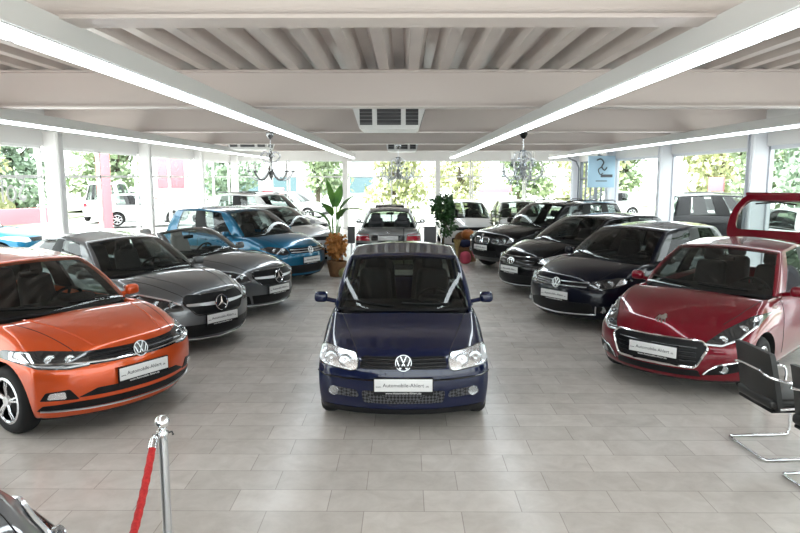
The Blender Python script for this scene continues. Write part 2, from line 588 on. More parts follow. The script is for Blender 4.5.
        def mi(side, a, b):
            if side == 'bottom': return None
            if side == 'front':
                if 1 <= a <= 6 and 1 <= b <= 4: return 2
                return 1 if b == 0 else 0
            if side == 'rear':
                if conv: return None
                if 1 <= a <= 6 and 1 <= b <= 4: return 3 if not S.get('no_rear_glass') else None
                return 0
            if side in ('left', 'right'):
                if conv and a >= 1: return None
                if conv: return 0
                g = st[a][2]
                if g and 1 <= b <= 4: return GL0 + a*2 + (1 if side == 'right' else 0)
                if g and b == 0: return 1
                if g == 2: return 1
                return 1 if (S.get('black_pillars', True) and 1 <= b <= 4 and 0 < a < ni-2) else 0
            if side == 'top':
                if conv: return None
                return 4 if S.get('glass_roof') and 1 <= b <= 6 and 0 < a < ni-2 else 0
        bm = lattice(ni, 9, 7, P, mi)
        if conv:      # keep the windscreen frame: drop interior frame faces towards the cabin
            pass
        o = temp_obj(bm, 40)
        sub = o.modifiers.new('s', 'SUBSURF'); sub.levels = 3 if S.get('hi') else 2; sub.render_levels = sub.levels
        me = eval_mesh(o); bpy.data.objects.remove(o)
        bm = bmesh.new(); bm.from_mesh(me); bpy.data.meshes.remove(me)
        bm.faces.ensure_lookup_table()
        s.bvh_green = BVHTree.FromBMesh(bm)
        groups = {}
        for f in bm.faces: groups.setdefault(f.material_index, []).append(f)
        def extract(ids, name, mats, idxmap, solid=None):
            nb = bmesh.new(); vm = {}
            for k in ids:
                for f in groups.get(k, []):
                    vs = []
                    for v in f.verts:
                        if v not in vm: vm[v] = nb.verts.new(v.co)
                        vs.append(vm[v])
                    nf = nb.faces.new(vs); nf.material_index = idxmap.get(k, 0); nf.smooth = True
            if not nb.faces:
                nb.free(); return None
            if solid:
                bmesh.ops.recalc_face_normals(nb, faces=nb.faces)
                # make outward
                c = Vector((0, (yc+yr)/2, H*.75))
                tot = sum((f.calc_center_median()-c).dot(f.normal) for f in nb.faces)
                if tot < 0: bmesh.ops.reverse_faces(nb, faces=nb.faces)
                t = temp_obj(nb, 3)
                md = t.modifiers.new('so', 'SOLIDIFY'); md.thickness = solid; md.offset = -1; md.material_offset = 2; md.use_rim = True
                me2 = eval_mesh(t); bpy.data.objects.remove(t)
                nb = bmesh.new(); nb.from_mesh(me2); bpy.data.meshes.remove(me2)
                return fin_raw(nb, name, mats, s.root, True, 45)
            return fin(nb, name, mats, s.root, True, 60)
        ids = [k for k in groups if k in (0, 1)]
        extract(ids, 'windshield_frame' if conv else 'roof_shell', [S['paint'], M['black'], M['interior']], {0: 0, 1: 1}, solid=.03)
        extract([2], 'windshield', [M['glass_car']], {})
        extract([3], 'rear_window', [M['glass_side']], {})
        extract([4], 'roof_panel', [M['gloss_black']], {})
        for k in sorted(groups):
            if k >= GL0: extract([k], 'side_window', [S.get('side_glass', M['glass_side'])], {})
        bm.free()
        s.roof_h = H

    # ---- projection
    def hit(s, a, b, axis):
        if axis == 'front': o, d = Vector((a, -3, b)), Vector((0, 1, 0))
        elif axis == 'rear': o, d = Vector((a, s.S['L']+3, b)), Vector((0, -1, 0))
        elif axis == 'left': o, d = Vector((-3, a, b)), Vector((1, 0, 0))
        elif axis == 'right': o, d = Vector((3, a, b)), Vector((-1, 0, 0))
        elif axis == 'top': o, d = Vector((a, b, 4)), Vector((0, 0, -1))
        best = None
        for t in ((s.bvh_low, s.bvh_green) if getattr(s, 'use_green', False) else (s.bvh_low,)):
            p, n, _, dist = t.ray_cast(o, d)
            if p is not None and (best is None or dist < best[2]): best = (p, n, dist)
        if best is None or (axis == 'front' and best[0].y > 1.6) or (axis == 'rear' and best[0].y < s.S['L']-1.5):
            if axis == 'front': q = Vector((a, .35, b))
            elif axis == 'rear': q = Vector((a, s.S['L']-.3, b))
            else: q = o + d*2.2
            p, n, _, dist = s.bvh_low.find_nearest(q)
            best = (p, n, dist)
        p, n, _ = best
        if n.dot(d) > 0: n = -n
        return p.copy(), n.copy()

    def patch(s, poly, axis, name, material, off=.004, parent=None, step=.035, smooth=40):
        poly = densify(poly, step)
        pts = [Vector(p) for p in poly]
        n0 = len(pts)
        x0 = min(p.x for p in pts); x1 = max(p.x for p in pts); y0 = min(p.y for p in pts); y1 = max(p.y for p in pts)
        def inside(q):
            c = False
            for i in range(n0):
                a, b = pts[i], pts[i-1]
                if (a.y > q.y) != (b.y > q.y) and q.x < (b.x-a.x)*(q.y-a.y)/(b.y-a.y)+a.x: c = not c
            return c
        allp = list(pts)
        x = x0 + step*.5
        while x < x1:
            y = y0 + step*.5
            while y < y1:
                q = Vector((x, y))
                if inside(q) and min((q-p).length for p in pts) > step*.45: allp.append(q)
                y += step
            x += step
        vs, es, fs, *_ = delaunay_2d_cdt(allp, [(i, (i+1) % n0) for i in range(n0)], [list(range(n0))], 1, 1e-5)
        bm = bmesh.new()
        V = []; N = []
        for v in vs:
            p, n = s.hit(v.x, v.y, axis)
            V.append(bm.verts.new(p + n*off)); N.append(n)
        for f in fs:
            try: bm.faces.new([V[i] for i in f])
            except ValueError: pass
        # skirt back to the body
        be = [e for e in bm.edges if len(e.link_faces) == 1]
        low = {}
        idx = {v: i for i, v in enumerate(V)}
        for e in be:
            for v in e.verts:
                if v not in low: low[v] = bm.verts.new(v.co - N[idx[v]]*(off+.006))
        for e in be:
            a, b = e.verts
            try: bm.faces.new((a, b, low[b], low[a]))
            except ValueError: pass
        for v in [v for v in bm.verts if not v.link_faces]: bm.verts.remove(v)
        # orient outward
        bmesh.ops.recalc_face_normals(bm, faces=bm.faces)
        dirv = {'front': Vector((0, -1, 0)), 'rear': Vector((0, 1, 0)), 'left': Vector((-1, 0, 0)), 'right': Vector((1, 0, 0)), 'top': Vector((0, 0, 1))}[axis]
        if sum(f.normal.dot(dirv)*f.calc_area() for f in bm.faces) < 0: bmesh.ops.reverse_faces(bm, faces=bm.faces)
        return fin_raw(bm, name, material, parent or s.root, True, smooth)

    def pair(s, poly, axis, name, material, **kw):
        a = s.patch(poly, axis, name, material, **kw)
        b = s.patch([(-x, z) for x, z in reversed(poly)], axis, name, material, **kw)
        return a, b

    def line(s, pts, axis, name, material, r=.006, off=0.0, closed=False, parent=None, step=.05, seg=6, obj=True, bm=None):
        pts = densify(pts, step, closed)
        own = bm is None
        if own: bm = bmesh.new()
        P3 = []
        for a, b in pts:
            p, n = s.hit(a, b, axis)
            P3.append(p + n*off)
        tube(bm, P3, r, seg, closed)
        if own: return fin(bm, name, material, parent or s.root)

    def emblem(s, kind, x, z, r, axis='front', off=.012, material=None, tilt=None, backing=None, name='emblem'):
        p, n = s.hit(x, z, axis)
        if tilt is not None: n = Vector((0, -cos(tilt), sin(tilt))) if axis == 'front' else Vector((0, cos(tilt), sin(tilt)))
        zax = Vector((0, 0, 1)); yax = -n
        xax = yax.cross(zax).normalized(); zax = xax.cross(yax)
        Mx = Matrix((xax, yax, zax)).transposed()
        bm = EMB[kind]()
        for v in bm.verts: v.co = Mx @ (v.co*r) + p + n*off
        e = fin(bm, name, material or (M['silver'] if kind == 'vw' else M['chrome']), s.root, True, 30)
        if backing:
            b2 = bmesh.new()
            lathe(b2, [(0.0001, 0), (r*.95, 0), (r*.95, .03)], axis='y', seg=24)
            for v in b2.verts: v.co = Mx @ v.co + p + n*(off-.004)
            fin(b2, 'emblem_backing', backing, e)
        return e

    def lamp_disc(s, x, z, r, axis='front', off=.010, name='lamp_bulb', parent=None, ring=None):
        p, n = s.hit(x, z, axis)
        d = Vector((0, -1, 0)) if axis == 'front' else Vector((0, 1, 0))
        n = (n + d*1.5).normalized()
        q = n.to_track_quat('Z', 'Y').to_matrix()
        bm = bmesh.new()
        lathe(bm, [(r*1.08, -.02), (r*1.08, .002), (r, .006), (r*.9, .001), (r*.45, -.003), (.0001, .002)], seg=20)
        for v in bm.verts: v.co = q @ v.co + p + n*off
        return fin(bm, name, M['lampglass'], parent or s.root, True, 30)

    def plate(s, z, axis='front', y_off=.016, x=0, sub=True, tilt=0.0, ink=True):
        p, n = s.hit(x, z, axis)
        sg = -1 if axis == 'front' else 1
        y = p.y + sg*y_off
        b = rbox(x, y, z, .52, .012, .115, .004, 2)
        pl = fin(b, 'license_plate', M['plate'], s.root, True, 30)
        fr = bmesh.new()
        box(fr, x, y+(-sg)*.006, z-.012, .535, .016, .155)
        fin(fr, 'plate_holder', M['black'], pl)
        if axis == 'front' and ink:
            t = bpy.data.objects.new('plate_text', PLATE_TXT); COL.objects.link(t); t.parent = pl; t.location = (x, y-.0068, z)
            if sub:
                t = bpy.data.objects.new('plate_text', PLATE_SUB); COL.objects.link(t); t.parent = pl; t.location = (x, y-.0025, z-.073)
        return pl

    # ---- wheels
    def wheels(s, style='five', hub=None, material=None):
        S = s.S; r = S['r']; hw = S['W']/2
        wbm = bmesh.new(); w = S.get('tyre_w', .195); rr = S.get('rim', .66)*r
        lathe(wbm, [(rr, -w/2+.01), (rr+.03, -w/2), (r-.03, -w/2+.005), (r-.008, -w/2+.03), (r, -w/2+.055), (r, w/2-.055), (r-.008, w/2-.03), (r-.03, w/2-.005), (rr+.03, w/2), (rr, w/2-.01)], seg=40, axis='x', closed=True)
        tyre = None; rims = None
        for ay in S['axles']:
            for sd in (-1, 1):
                if tyre is None:
                    tyre = fin(wbm, 'wheel', M['rubber'], s.root, True, 50)
                    t = tyre
                    rim = bmesh.new()
                    f = w/2
                    lathe(rim, [(rr+.006, f-.004), (rr-.012, f+.002), (rr-.022, f-.012)], seg=40, axis='x', caps=False)
                    n = 5 if style == 'five' else 10 if style == 'ten' else 7
                    for k in range(n):
                        a = 2*pi*k/n
                        if style == 'five':
                            for da in (-.11, .11):
                                A = Vector((f-.015, cos(a+da*.9)*.05, sin(a+da*.9)*.05)); B = Vector((f-.012, cos(a+da)*(rr-.018), sin(a+da)*(rr-.018)))
                                tube(rim, [A, (A+B)/2+Vector((.008, 0, 0)), B], .015, 6, rads=[.014, .011, .010])
                        else:
                            A = Vector((f-.015, cos(a)*.05, sin(a)*.05)); B = Vector((f-.012, cos(a)*(rr-.018), sin(a)*(rr-.018)))
                            tube(rim, [A, (A+B)/2+Vector((.008, 0, 0)), B], .015, 6, rads=[.024, .02, .02])
                    ro = fin(rim, 'rim', material or M['alloy'], t, True, 40)
                    disc = bmesh.new()
                    lathe(disc, [(.0001, .02), (rr*.62, .02), (rr*.62, 0), (rr-.02, 0), (rr-.022, f-.014)], seg=28, axis='x', caps=False)
                    fin(disc, 'brake_disc', M['black'], t)
                    hb = bmesh.new(); lathe(hb, [(.0001, f+.004), (.045, f+.002), (.055, f-.02)], seg=20, axis='x')
                    fin(hb, 'hub_cap', hub or M['silver'], t)
                else:
                    t = copy_tree(tyre, s.root)
                t.location = (sd*(hw-w/2-.025), ay, r)
                t.rotation_euler = (0.3*ay, 0, 0 if sd > 0 else pi)

    # ---- mirrors
    def mirrors(s, y, z, x=None, size=(.17, .10, .12), material=None, cap=None):
        S = s.S; x = x or S['W']/2*.98
        for sd in (-1, 1):
            b = rbox(sd*(x+.09), y, z, size[0], size[1], size[2], .045, 4, taper=.9)
            tube(b, [(sd*(x-.10), y+.03, z-.06), (sd*(x+.03), y+.015, z-.03)], .025, 8)
            m = fin(b, 'side_mirror', material or S['paint'], s.root)
            g = rbox(sd*(x+.09), y+size[1]/2+.001, z, size[0]*.82, .006, size[2]*.78, .02, 2)
            fin(g, 'mirror_glass', M['chrome'], m)

    # ---- cabin
    def cabin(s, seat=None, wheel_side=1, rear=True):
        S = s.S; seat = seat or M['seat_dark']
        yc, H = S['cowl'], S['H']; hw = S['W']/2
        zb = interp(S['top'], yc+.3)
        yd = yc + .30
        d = rbox(0, yd+.14, zb-.07, hw*1.62, .52, .18, .07, 4)
        dash = fin(d, 'dashboard', M['interior'], s.root)
        bn = rbox(wheel_side*hw*.42, yd+.28, zb+.02, .36, .22, .10, .045, 3)
        fin(bn, 'instrument_hood', M['interior'], dash)
        fl = bmesh.new(); box(fl, 0, (yc+S['rear_base'])/2, S.get('tub', .55)-.01, hw*1.4, S['rear_base']-yc-.5, .02)
        fin(fl, 'cabin_floor', M['interior'], s.root)
        # steering wheel
        sw = bmesh.new(); R = .185; c = Vector((wheel_side*hw*.42, yd+.50, zb-.04)); rot = Matrix.Rotation(radians(-62), 3, 'X')
        tube(sw, [c + rot @ Vector((R*cos(2*pi*k/28), R*sin(2*pi*k/28), 0)) for k in range(28)], .017, 8, True)
        for a in (0, pi, 1.5*pi): tube(sw, [c + rot @ Vector((.05*cos(a), .05*sin(a), -.02)), c + rot @ Vector((R*cos(a), R*sin(a), 0))], .018, 6)
        hubm = bmesh.new(); lathe(hubm, [(.0001, .01), (.06, 0), (.07, -.04)], seg=16)
        for v in hubm.verts: v.co = c + rot @ v.co
        merge(sw, hubm)
        fin(sw, 'steering_wheel', M['black'], s.root)
        def seat_at(x, y, w, rear_s=False):
            zs = S.get('tub', .55)
            b = rbox(x, y+.0, zs+.06, w, .50, .16, .06, 3)
            bk = rbox(x, y+.30, zs+.36 + (.0), w*.94, .15, .58, .065, 3, rot=Matrix.Rotation(radians(-16), 3, 'X'), taper=.82)
            merge(b, bk)
            st = fin(b, 'seat', seat, s.root)
            hr = rbox(x, y+.42, min(zs+.78, H-.19), .25, .10, .18, .045, 3, rot=Matrix.Rotation(radians(-12), 3, 'X'))
            tube(hr, [(x-.05, y+.41, zs+.6), (x-.05, y+.42, zs+.76)], .007, 6); tube(hr, [(x+.05, y+.41, zs+.6), (x+.05, y+.42, zs+.76)], .007, 6)
            fin(hr, 'headrest', seat, st)
        ysx = yd + .78
        for sd in (-1, 1): seat_at(sd*hw*.43, ysx, .48)
        if rear and S['rear_base']-ysx > 1.15:
            for sd in (-1, 1): seat_at(sd*hw*.40, ysx+.82, .5, True)
        # inner mirror
        yf = S['roof_front']
        mr = rbox(0, yf+.06, S['H']-.16, .22, .04, .065, .018, 3)
        tube(mr, [(0, yf+.05, S['H']-.15), (0, yf+.03, S['H']-.075)], .01, 6)
        fin(mr, 'interior_mirror', M['black'], s.root)

    def wipers(s):
        S = s.S; hw = S['W']/2; yc = S['cowl']
        for x0, x1 in ((-.10*hw/.83, -.62*hw/.83), (.48*hw/.83, -.02)):
            bm = bmesh.new(); pts = []
            for k in range(6):
                x = x0+(x1-x0)*k/5
                zc = interp(S['top'], yc) + .055 + .03*k/5
                p, n, _, d = s.bvh_green.ray_cast(Vector((x, -1, zc)), Vector((0, 1, 0)))
                if p is None: continue
                pts.append(p + n*(.016 if n.y < 0 else -.016))
            if len(pts) > 2:
                tube(bm, pts, .008, 6); fin(bm, 'wiper', M['black'], s.root)
            else: bm.free()

    def panel_lines(s, hood=None, doors=(), bumper_z=None, rear_z=None):
        g = M['black']
        if hood:
            for sd in (-1, 1): s.line([(x*sd, y) for x, y in hood], 'top', 'hood_gap', g, r=.0045, off=-.001)
        for d in doors:
            for side in ('left', 'right'): s.line(d, side, 'door_gap', g, r=.0045, off=-.001)

    def handles(s, pos):
        for y, z in pos:
            for side in ('left', 'right'):
                p, n = s.hit(y, z, side)
                b = rbox(p.x+n.x*.018, y, z, .03, .19, .03, .012, 3)
                fin(b, 'door_handle', s.S.get('handle', s.S['paint']), s.root)

    def rails(s, x, y0, y1, z, material=None, r=.016):
        for sd in (-1, 1):
            bm = bmesh.new()
            tube(bm, [(sd*x, y0, z-.05), (sd*x, y0+.08, z), (sd*x, (y0+y1)/2, z+.015), (sd*x, y1-.08, z), (sd*x, y1, z-.05)], r, 8)
            fin(bm, 'roof_rail', material or M['silver'], s.root)

# ================================================================ THE SETTING
XL, XR, YB, YF = -7.75, 7.70, 29.4, -3.0
BEAM_Y = [-0.8 + 5.0*k for k in range(7)]         # -0.8, 4.2, 9.2 ... 29.2
ZB = 3.25                                          # underside of the beams
def struct(bm, name, material, smooth=False):
    return tag(fin(bm, name, material, None, smooth), kind='structure')

bm = bmesh.new(); box(bm, (XL+XR)/2, (YF+YB)/2, -.05, XR-XL+.3, YB-YF+.3, .1); struct(bm, 'floor', M['floor'])

# corrugated ceiling sheet, ribs running towards the back wall
bm = bmesh.new()
x = XL-.2; zlo, zhi = 3.74, 3.90; prof = []
while x < XR+.2:
    prof += [(x, zlo), (x+.13, zlo), (x+.20, zhi), (x+.33, zhi)]
    x += .40
top = []
a = [bm.verts.new((px, YF-.2, pz)) for px, pz in prof]; b = [bm.verts.new((px, YB+.2, pz)) for px, pz in prof]
for i in range(len(prof)-1): bm.faces.new((a[i], b[i], b[i+1], a[i+1]))
t0 = [bm.verts.new((XL-.2, YF-.2, 4.0)), bm.verts.new((prof[-1][0], YF-.2, 4.0)), bm.verts.new((prof[-1][0], YB+.2, 4.0)), bm.verts.new((XL-.2, YB+.2, 4.0))]
bm.faces.new(t0)
struct(bm, 'ceiling', M['ceil'])

for y in BEAM_Y[1:-1]:
    bm = bmesh.new()
    box(bm, 0, y, (ZB+3.74)/2+.02, XR-XL-.1, .10, 3.74-ZB)
    box(bm, 0, y, ZB+.012, XR-XL-.1, .26, .024)
    box(bm, 0, y, 3.725, XR-XL-.1, .26, .024)
    struct(bm, 'ceiling_beam', M['beam'])
# edge girders / headers over the glazing
def facade(axis, fixed, y0, y1, name):
    bm = bmesh.new()
    if axis == 'x': box(bm, fixed, (y0+y1)/2, 3.42, .20, y1-y0, .92)
    else: box(bm, (y0+y1)/2, fixed, 3.45, y1-y0, .20, .80)
    return struct(bm, name, M['wall_white'])
facade('x', XL, YF, YB, 'wall_left')
facade('x', XR, YF, YB, 'wall_right')
facade('y', YB, XL, XR, 'wall_back')
facade('y', YF, XL, XR, 'wall_front')

def column(x, y, wx=.24, wy=.34, m='colm'):
    bm = bmesh.new()
    h = 3.3
    sx = 1 if x < 0 else -1
    # H-section: two flanges and a web
    box(bm, x, y-wy/2, h/2, wx, .03, h); box(bm, x, y+wy/2, h/2, wx, .03, h); box(bm, x, y, h/2, .04, wy, h)
    box(bm, x, y, h-.04, wx+.06, wy+.08, .05)
    # downpipe on the room side
    tube(bm, [(x+sx*(wx/2+.05), y-wy/2-.03, .02), (x+sx*(wx/2+.05), y-wy/2-.03, h)], .045, 10)
    return struct(bm, 'column', M[m])
for y in BEAM_Y: column(XL+.22, y, m='wall_white')
for y in BEAM_Y[1:]: column(XR-.2, y, .30, .30)
for x in (-2.65, 1.45, ): 
    bm = bmesh.new(); box(bm, x, YB-.1, 1.53, .22, .20, 3.06); struct(bm, 'column', M['wall_white'])

NW = [0]
def window(x0, y0, x1, y1, z0, z1, splits=1, transom=None, fr=.06, m='wall_white'):
    """one glazed bay between two points on the ground plan."""
    NW[0] += 1
    d = Vector((x1-x0, y1-y0, 0)); L = d.length; ang = atan2(d.y, d.x)
    root = empty('window_%d' % NW[0], (x0, y0, 0), ang); tag(root, kind='structure')
    bm = bmesh.new()
    for k in range(splits+1):
        box(bm, L*k/splits, 0, (z0+z1)/2, fr, .08, z1-z0)
    box(bm, L/2, 0, z0+fr/2, L, .08, fr); box(bm, L/2, 0, z1-fr/2, L, .08, fr)
    if transom: box(bm, L/2, 0, transom, L, .08, fr)
    fin(bm, 'window_frame', M[m], root, False)
    bm = bmesh.new(); vs = [bm.verts.new(p) for p in ((0, .02, z0), (L, .02, z0), (L, .02, z1), (0, .02, z1))]; bm.faces.new(vs)
    fin(bm, 'window_pane', M['glass_wall'], root, False)
    return root
for a, b in zip(BEAM_Y, BEAM_Y[1:]):
    window(XL, a+.2, XL, b-.2, .05, 2.97, 2, 2.32)
for a, b in zip(BEAM_Y[1:], BEAM_Y[2:]):
    if a < 24: window(XR, b-.17, XR, a+.17, .05, 2.97, 1, None, .09, 'colm')
window(XR, BEAM_Y[1]-.17, XR, YF, .05, 2.97, 2, None, .09, 'colm')
xs = [XL+.1, -5.2, -2.65, 1.45, 2.95, 5.3, XR-.1]
for a, b in zip(xs, xs[1:]): window(a+.05, YB, b-.05, YB, .05, 3.05, 1 if b-a < 3 else 2, 2.32)
window(XL+.1, YF, XR-.1, YF, .05, 3.0, 6, 2.3)

# sectional glazed door in the far right corner
M['door_grey'] = mat('door_frame_grey', (0.16, 0.18, 0.21), 0.5)
NW[0] = 1
dr = tag(empty('door_1', (XR-.02, 24.45, 0), pi/2), kind='structure')
bm = bmesh.new()
for u in (0, 2.2, 4.4): box(bm, u, 0, 1.5, .11, .12, 3.0)
for z in (.08, 1.2, 2.25, 2.95): box(bm, 2.2, 0, z, 4.4, .09, .09)
for u in (.72, 1.46, 2.94, 3.68): box(bm, u, 0, 1.5, .045, .07, 2.9)
for u in (-.02, 4.42):
    tube(bm, [(u, .12, .05), (u, .12, 2.7), (u, .25, 2.98), (u, .6, 3.12)], .035, 8)
fin(bm, 'door_frame', M['door_grey'], dr, False)
bm = bmesh.new(); bm.faces.new([bm.verts.new(p) for p in ((0, -.03, .05), (4.4, -.03, .05), (4.4, -.03, 2.95), (0, -.03, 2.95))])
fin(bm, 'door_pane', M['glass_wall'], dr, False)

# blue sign with a rearing animal outline, mounted on the right hand side near the door
M['sign_blue'] = mat('sign_blue', (0.42, 0.62, 0.78), 0.4)
M['sign_ink'] = mat('sign_ink', (0.07, 0.08, 0.10), 0.4)
sg = tag(empty('wall_sign', (7.02, 23.75, 1.95), 0), 'pale blue upright sign with dark squiggle outline beside the glazed corner door', 'sign')
fin(rbox(0, 0, .55, .95, .10, 1.12, .015, 2), 'sign_panel', M['sign_blue'], sg)
bm = bmesh.new()
tube(bm, smooth_poly([(-.18, -.06, .95), (-.05, -.06, 1.0), (.06, -.06, .88), (.0, -.06, .72), (.10, -.06, .60), (.18, -.06, .70)], 4, False), .022, 6)
tube(bm, smooth_poly([(.0, -.06, .72), (-.12, -.06, .62), (-.05, -.06, .45), (.05, -.06, .5)], 4, False), .018, 6)
box(bm, .18, -.056, .40, .42, .012, .10); box(bm, .0, -.056, .22, .40, .012, .03)
fin(bm, 'sign_emblem', M['sign_ink'], sg)
fin(rbox(0.35, .14, -.97+.0, .12, .12, 1.95, .01, 1), 'sign_post', M['colm'], sg)

# lettering on the first left-hand window, readable from outside
me = text_mesh('Solo', 1.25); me.materials.append(M['wall_white'])
tl = bpy.data.objects.new('window_lettering', me); COL.objects.link(tl)
tl.location = (XL+.035, 12.75, 2.05); tl.rotation_euler = (0, 0, -pi/2)
tag(tl, 'white lettering stuck on left glass wall beside the first column', 'lettering')

# ---------------------------------------------------------------- fluorescent strips
def strip_light(x, y0, y1, label, z=3.08):
    r = tag(empty('strip_light', (x, y0, z)), label, 'strip light', 'fluorescent trunking under the ceiling')
    L = y1-y0
    bm = bmesh.new()
    box(bm, 0, L/2, .105, .20, L, .15); box(bm, 0, L/2, .027, .17, L, .012); box(bm, 0, L/2, .175, .10, L, .03)
    fin(bm, 'strip_housing', M['strip'], r, False)
    n = max(1, int(L/2.5))
    for k in range(n):
        b = rbox(0, L*(k+.5)/n, .014, .16, L/n-.03, .05, .02, 2)
        fin(b, 'diffuser', M['diffuser'], r)
    for k in range(int(L/5)+1):
        yb = [b for b in BEAM_Y if y0+.1 < b < y1-.1]
        if k < len(yb):
            bm = bmesh.new(); tube(bm, [(0, yb[k]-y0, .18), (0, yb[k]-y0, ZB-z+.005)], .012, 6); box(bm, 0, yb[k]-y0, .18, .07, .05, .02)
            fin(bm, 'hanger', M['strip'], r)
    return r
strip_light(-2.17, 1.2, 27.6, 'long lit strip light over the left row of cars, inner one of two')
strip_light(1.95, 1.2, 27.6, 'long lit strip light over the right row of cars, inner one of two')
strip_light(-5.70, 3.5, 27.6, 'long strip light running close along the left glass wall')
strip_light(6.05, 3.5, 27.6, 'long strip light running close along the right glass wall')

# ---------------------------------------------------------------- ceiling air-conditioning cassettes
M['ac_white'] = mat('ac_white', (0.74, 0.74, 0.74), 0.4)
M['ac_dark'] = mat('ac_grille', (0.04, 0.04, 0.045), 0.5)
M['ac_blade'] = mat('ac_blade', (0.20, 0.20, 0.21), 0.5)
def cassette(x, y, label, w=1.30):
    r = tag(empty('air_conditioner', (x, y, 3.14)), label, 'air conditioner', 'ceiling air conditioners')
    bm = bmesh.new()
    h = .42; a, b = w*.5, w*.5*.80
    lo = [(-b, -b), (b, -b), (b, b), (-b, b)]; hi = [(-a, -a), (a, -a), (a, a), (-a, a)]
    V = [bm.verts.new((px, py, 0)) for px, py in lo] + [bm.verts.new((px, py, h)) for px, py in hi]
    for q in ((0,3,2,1),(4,5,6,7),(0,1,5,4),(1,2,6,5),(2,3,7,6),(3,0,4,7)): bm.faces.new([V[i] for i in q])
    bmesh.ops.bevel(bm, geom=list(bm.edges), offset=.025, segments=2, affect='EDGES')
    box(bm, 0, 0, h+.09, w*.7, w*.7, .2)
    fin(bm, 'housing', M['ac_white'], r)
    sl = (a-b)/h
    # louvred openings: two on the front face, one on each side face
    def louvre(u0, u1, face):
        g = bmesh.new()
        z0, z1 = .07, h-.05
        def pt(u, z, o):
            d = -(b+sl*z)-o
            if face == 'f': return (u, d, z)
            if face == 'l': return (d, u, z)
            return (-d, u, z)
        vs = [g.verts.new(pt(*q, .004)) for q in ((u0, z0), (u1, z0), (u1, z1), (u0, z1))]; g.faces.new(vs)
        go = fin(g, 'grille', M['ac_dark'], r, False)
        g = bmesh.new()
        for k in range(5):
            z = z0 + (z1-z0)*(k+.5)/5
            tube(g, [pt(u0, z, .008), pt(u1, z, .008)], .006, 4)
        fin(g, 'louvre_blades', M['ac_blade'], go, False)
    louvre(-b*.40, b*.40, 'f')
    louvre(-b*.98, -b*.56, 'f'); louvre(b*.56, b*.98, 'f')
    louvre(-b*.7, b*.7, 'l'); louvre(-b*.7, b*.7, 'r')
    for sx, sy in ((-1, -1), (1, -1), (1, 1), (-1, 1)):
        g = bmesh.new(); tube(g, [(sx*w*.3, sy*w*.3, h+.1), (sx*w*.3, sy*w*.3, .62)], .012, 6)
        fin(g, 'hanger_rod', M['strip'], r)
    return r
cassette(-.28, 12.2, 'white air conditioner under the ceiling, nearest in the middle')
cassette(-.10, 22.2, 'small far white air conditioner above the central chandelier', 1.15)
cassette(-4.75, 20.6, 'white air conditioner above the silver chandelier on the left', 1.35)

# ---------------------------------------------------------------- chandeliers
M['ch_metal'] = mat('chandelier_metal', (0.36, 0.36, 0.37), 0.2, 0.9)
M['crystal'] = glass_mat('crystal', (0.86, 0.88, 0.90), 0.2)
M['candle'] = mat('candle_white', (0.75, 0.73, 0.70), 0.5)
def chandelier(x, y, label, n=8, R=.47, capm='ch_metal', crystals=True, two=False, zc=3.25):
    metal = M['silver'] if crystals else M['ch_metal']
    r = tag(empty('chandelier', (x, y, 0)), label, 'chandelier', 'chandeliers over the cars')
    bm = bmesh.new(); lathe(bm, [(.0001, zc), (.08, zc), (.085, zc-.04), (.06, zc-.10), (.015, zc-.14), (.0001, zc-.14)], seg=16); fin(bm, 'ceiling_cap', M[capm], r)
    bm = bmesh.new(); tube(bm, [(0, 0, zc-.12), (0, 0, 2.86)], .01, 6); fin(bm, 'chain', metal, r)
    bm = bmesh.new()
    lathe(bm, [(.0001, 2.90), (.03, 2.88), (.02, 2.80), (.05, 2.74), (.025, 2.66), (.03, 2.56), (.07, 2.48), (.03, 2.40), (.05, 2.34), (.02, 2.27), (.0001, 2.22)], seg=14)
    fin(bm, 'stem', metal, r)
    if True:
        for k in range(4):
            a = 2*pi*k/4 + .3; bm = bmesh.new()
            tube(bm, [(cos(a)*q, sin(a)*q, z) for q, z in smooth_poly([(.03, 2.62), (.14, 2.66), (.20, 2.76), (.12, 2.84), (.05, 2.80), (.09, 2.74)], 4, False)], .016, 6)
            fin(bm, 'scroll', metal, r)
    tiers = [(n, R, 2.42)] + ([(6, R*.55, 2.66)] if two else [])
    for nn, RR, zz in tiers:
        for k in range(nn):
            a = 2*pi*k/nn + .2; c, s_ = cos(a), sin(a)
            bm = bmesh.new()
            tube(bm, [(c*q*RR, s_*q*RR, zz+dz) for q, dz in smooth_poly([(.08, .02), (.35, -.14), (.65, -.17), (.9, -.08), (1.0, .0)], 4, False)], .019, 6)
            lathe(bm, [(.0001, zz-.01), (.05, zz), (.055, zz+.02), (.02, zz+.02), (.02, zz+.05), (.0001, zz+.05)], (c*RR, s_*RR, 0), 10)
            ao = fin(bm, 'arm', metal, r)
            bm = bmesh.new(); lathe(bm, [(.0001, zz+.04), (.016, zz+.04), (.016, zz+.15), (.006, zz+.19), (.0001, zz+.20)], (c*RR, s_*RR, 0), 8)
            fin(bm, 'candle', M['candle'], ao)
            if crystals:
                for q, dz in ((1.0, -.07), (.62, -.24)):
                    bm = bmesh.new()
                    m_ = Matrix.Translation((c*RR*q, s_*RR*q, zz+dz)) @ Matrix.Diagonal((.032, .032, .065, 1))
                    bmesh.ops.create_icosphere(bm, subdivisions=1, radius=1, matrix=m_)
                    fin(bm, 'crystal_drop', M['crystal'], ao, False)
    if crystals:
        for k in range(12):
            a = 2*pi*k/12; bm = bmesh.new()
            for q in range(5):
                t = q/4; rr = .05+.22*t; z = 2.86-.30*t-.12*sin(pi*t)
                bmesh.ops.create_icosphere(bm, subdivisions=1, radius=.026, matrix=Matrix.Translation((cos(a)*rr, sin(a)*rr, z)))
            fin(bm, 'crystal_string', M['crystal'], r, False)
    return r
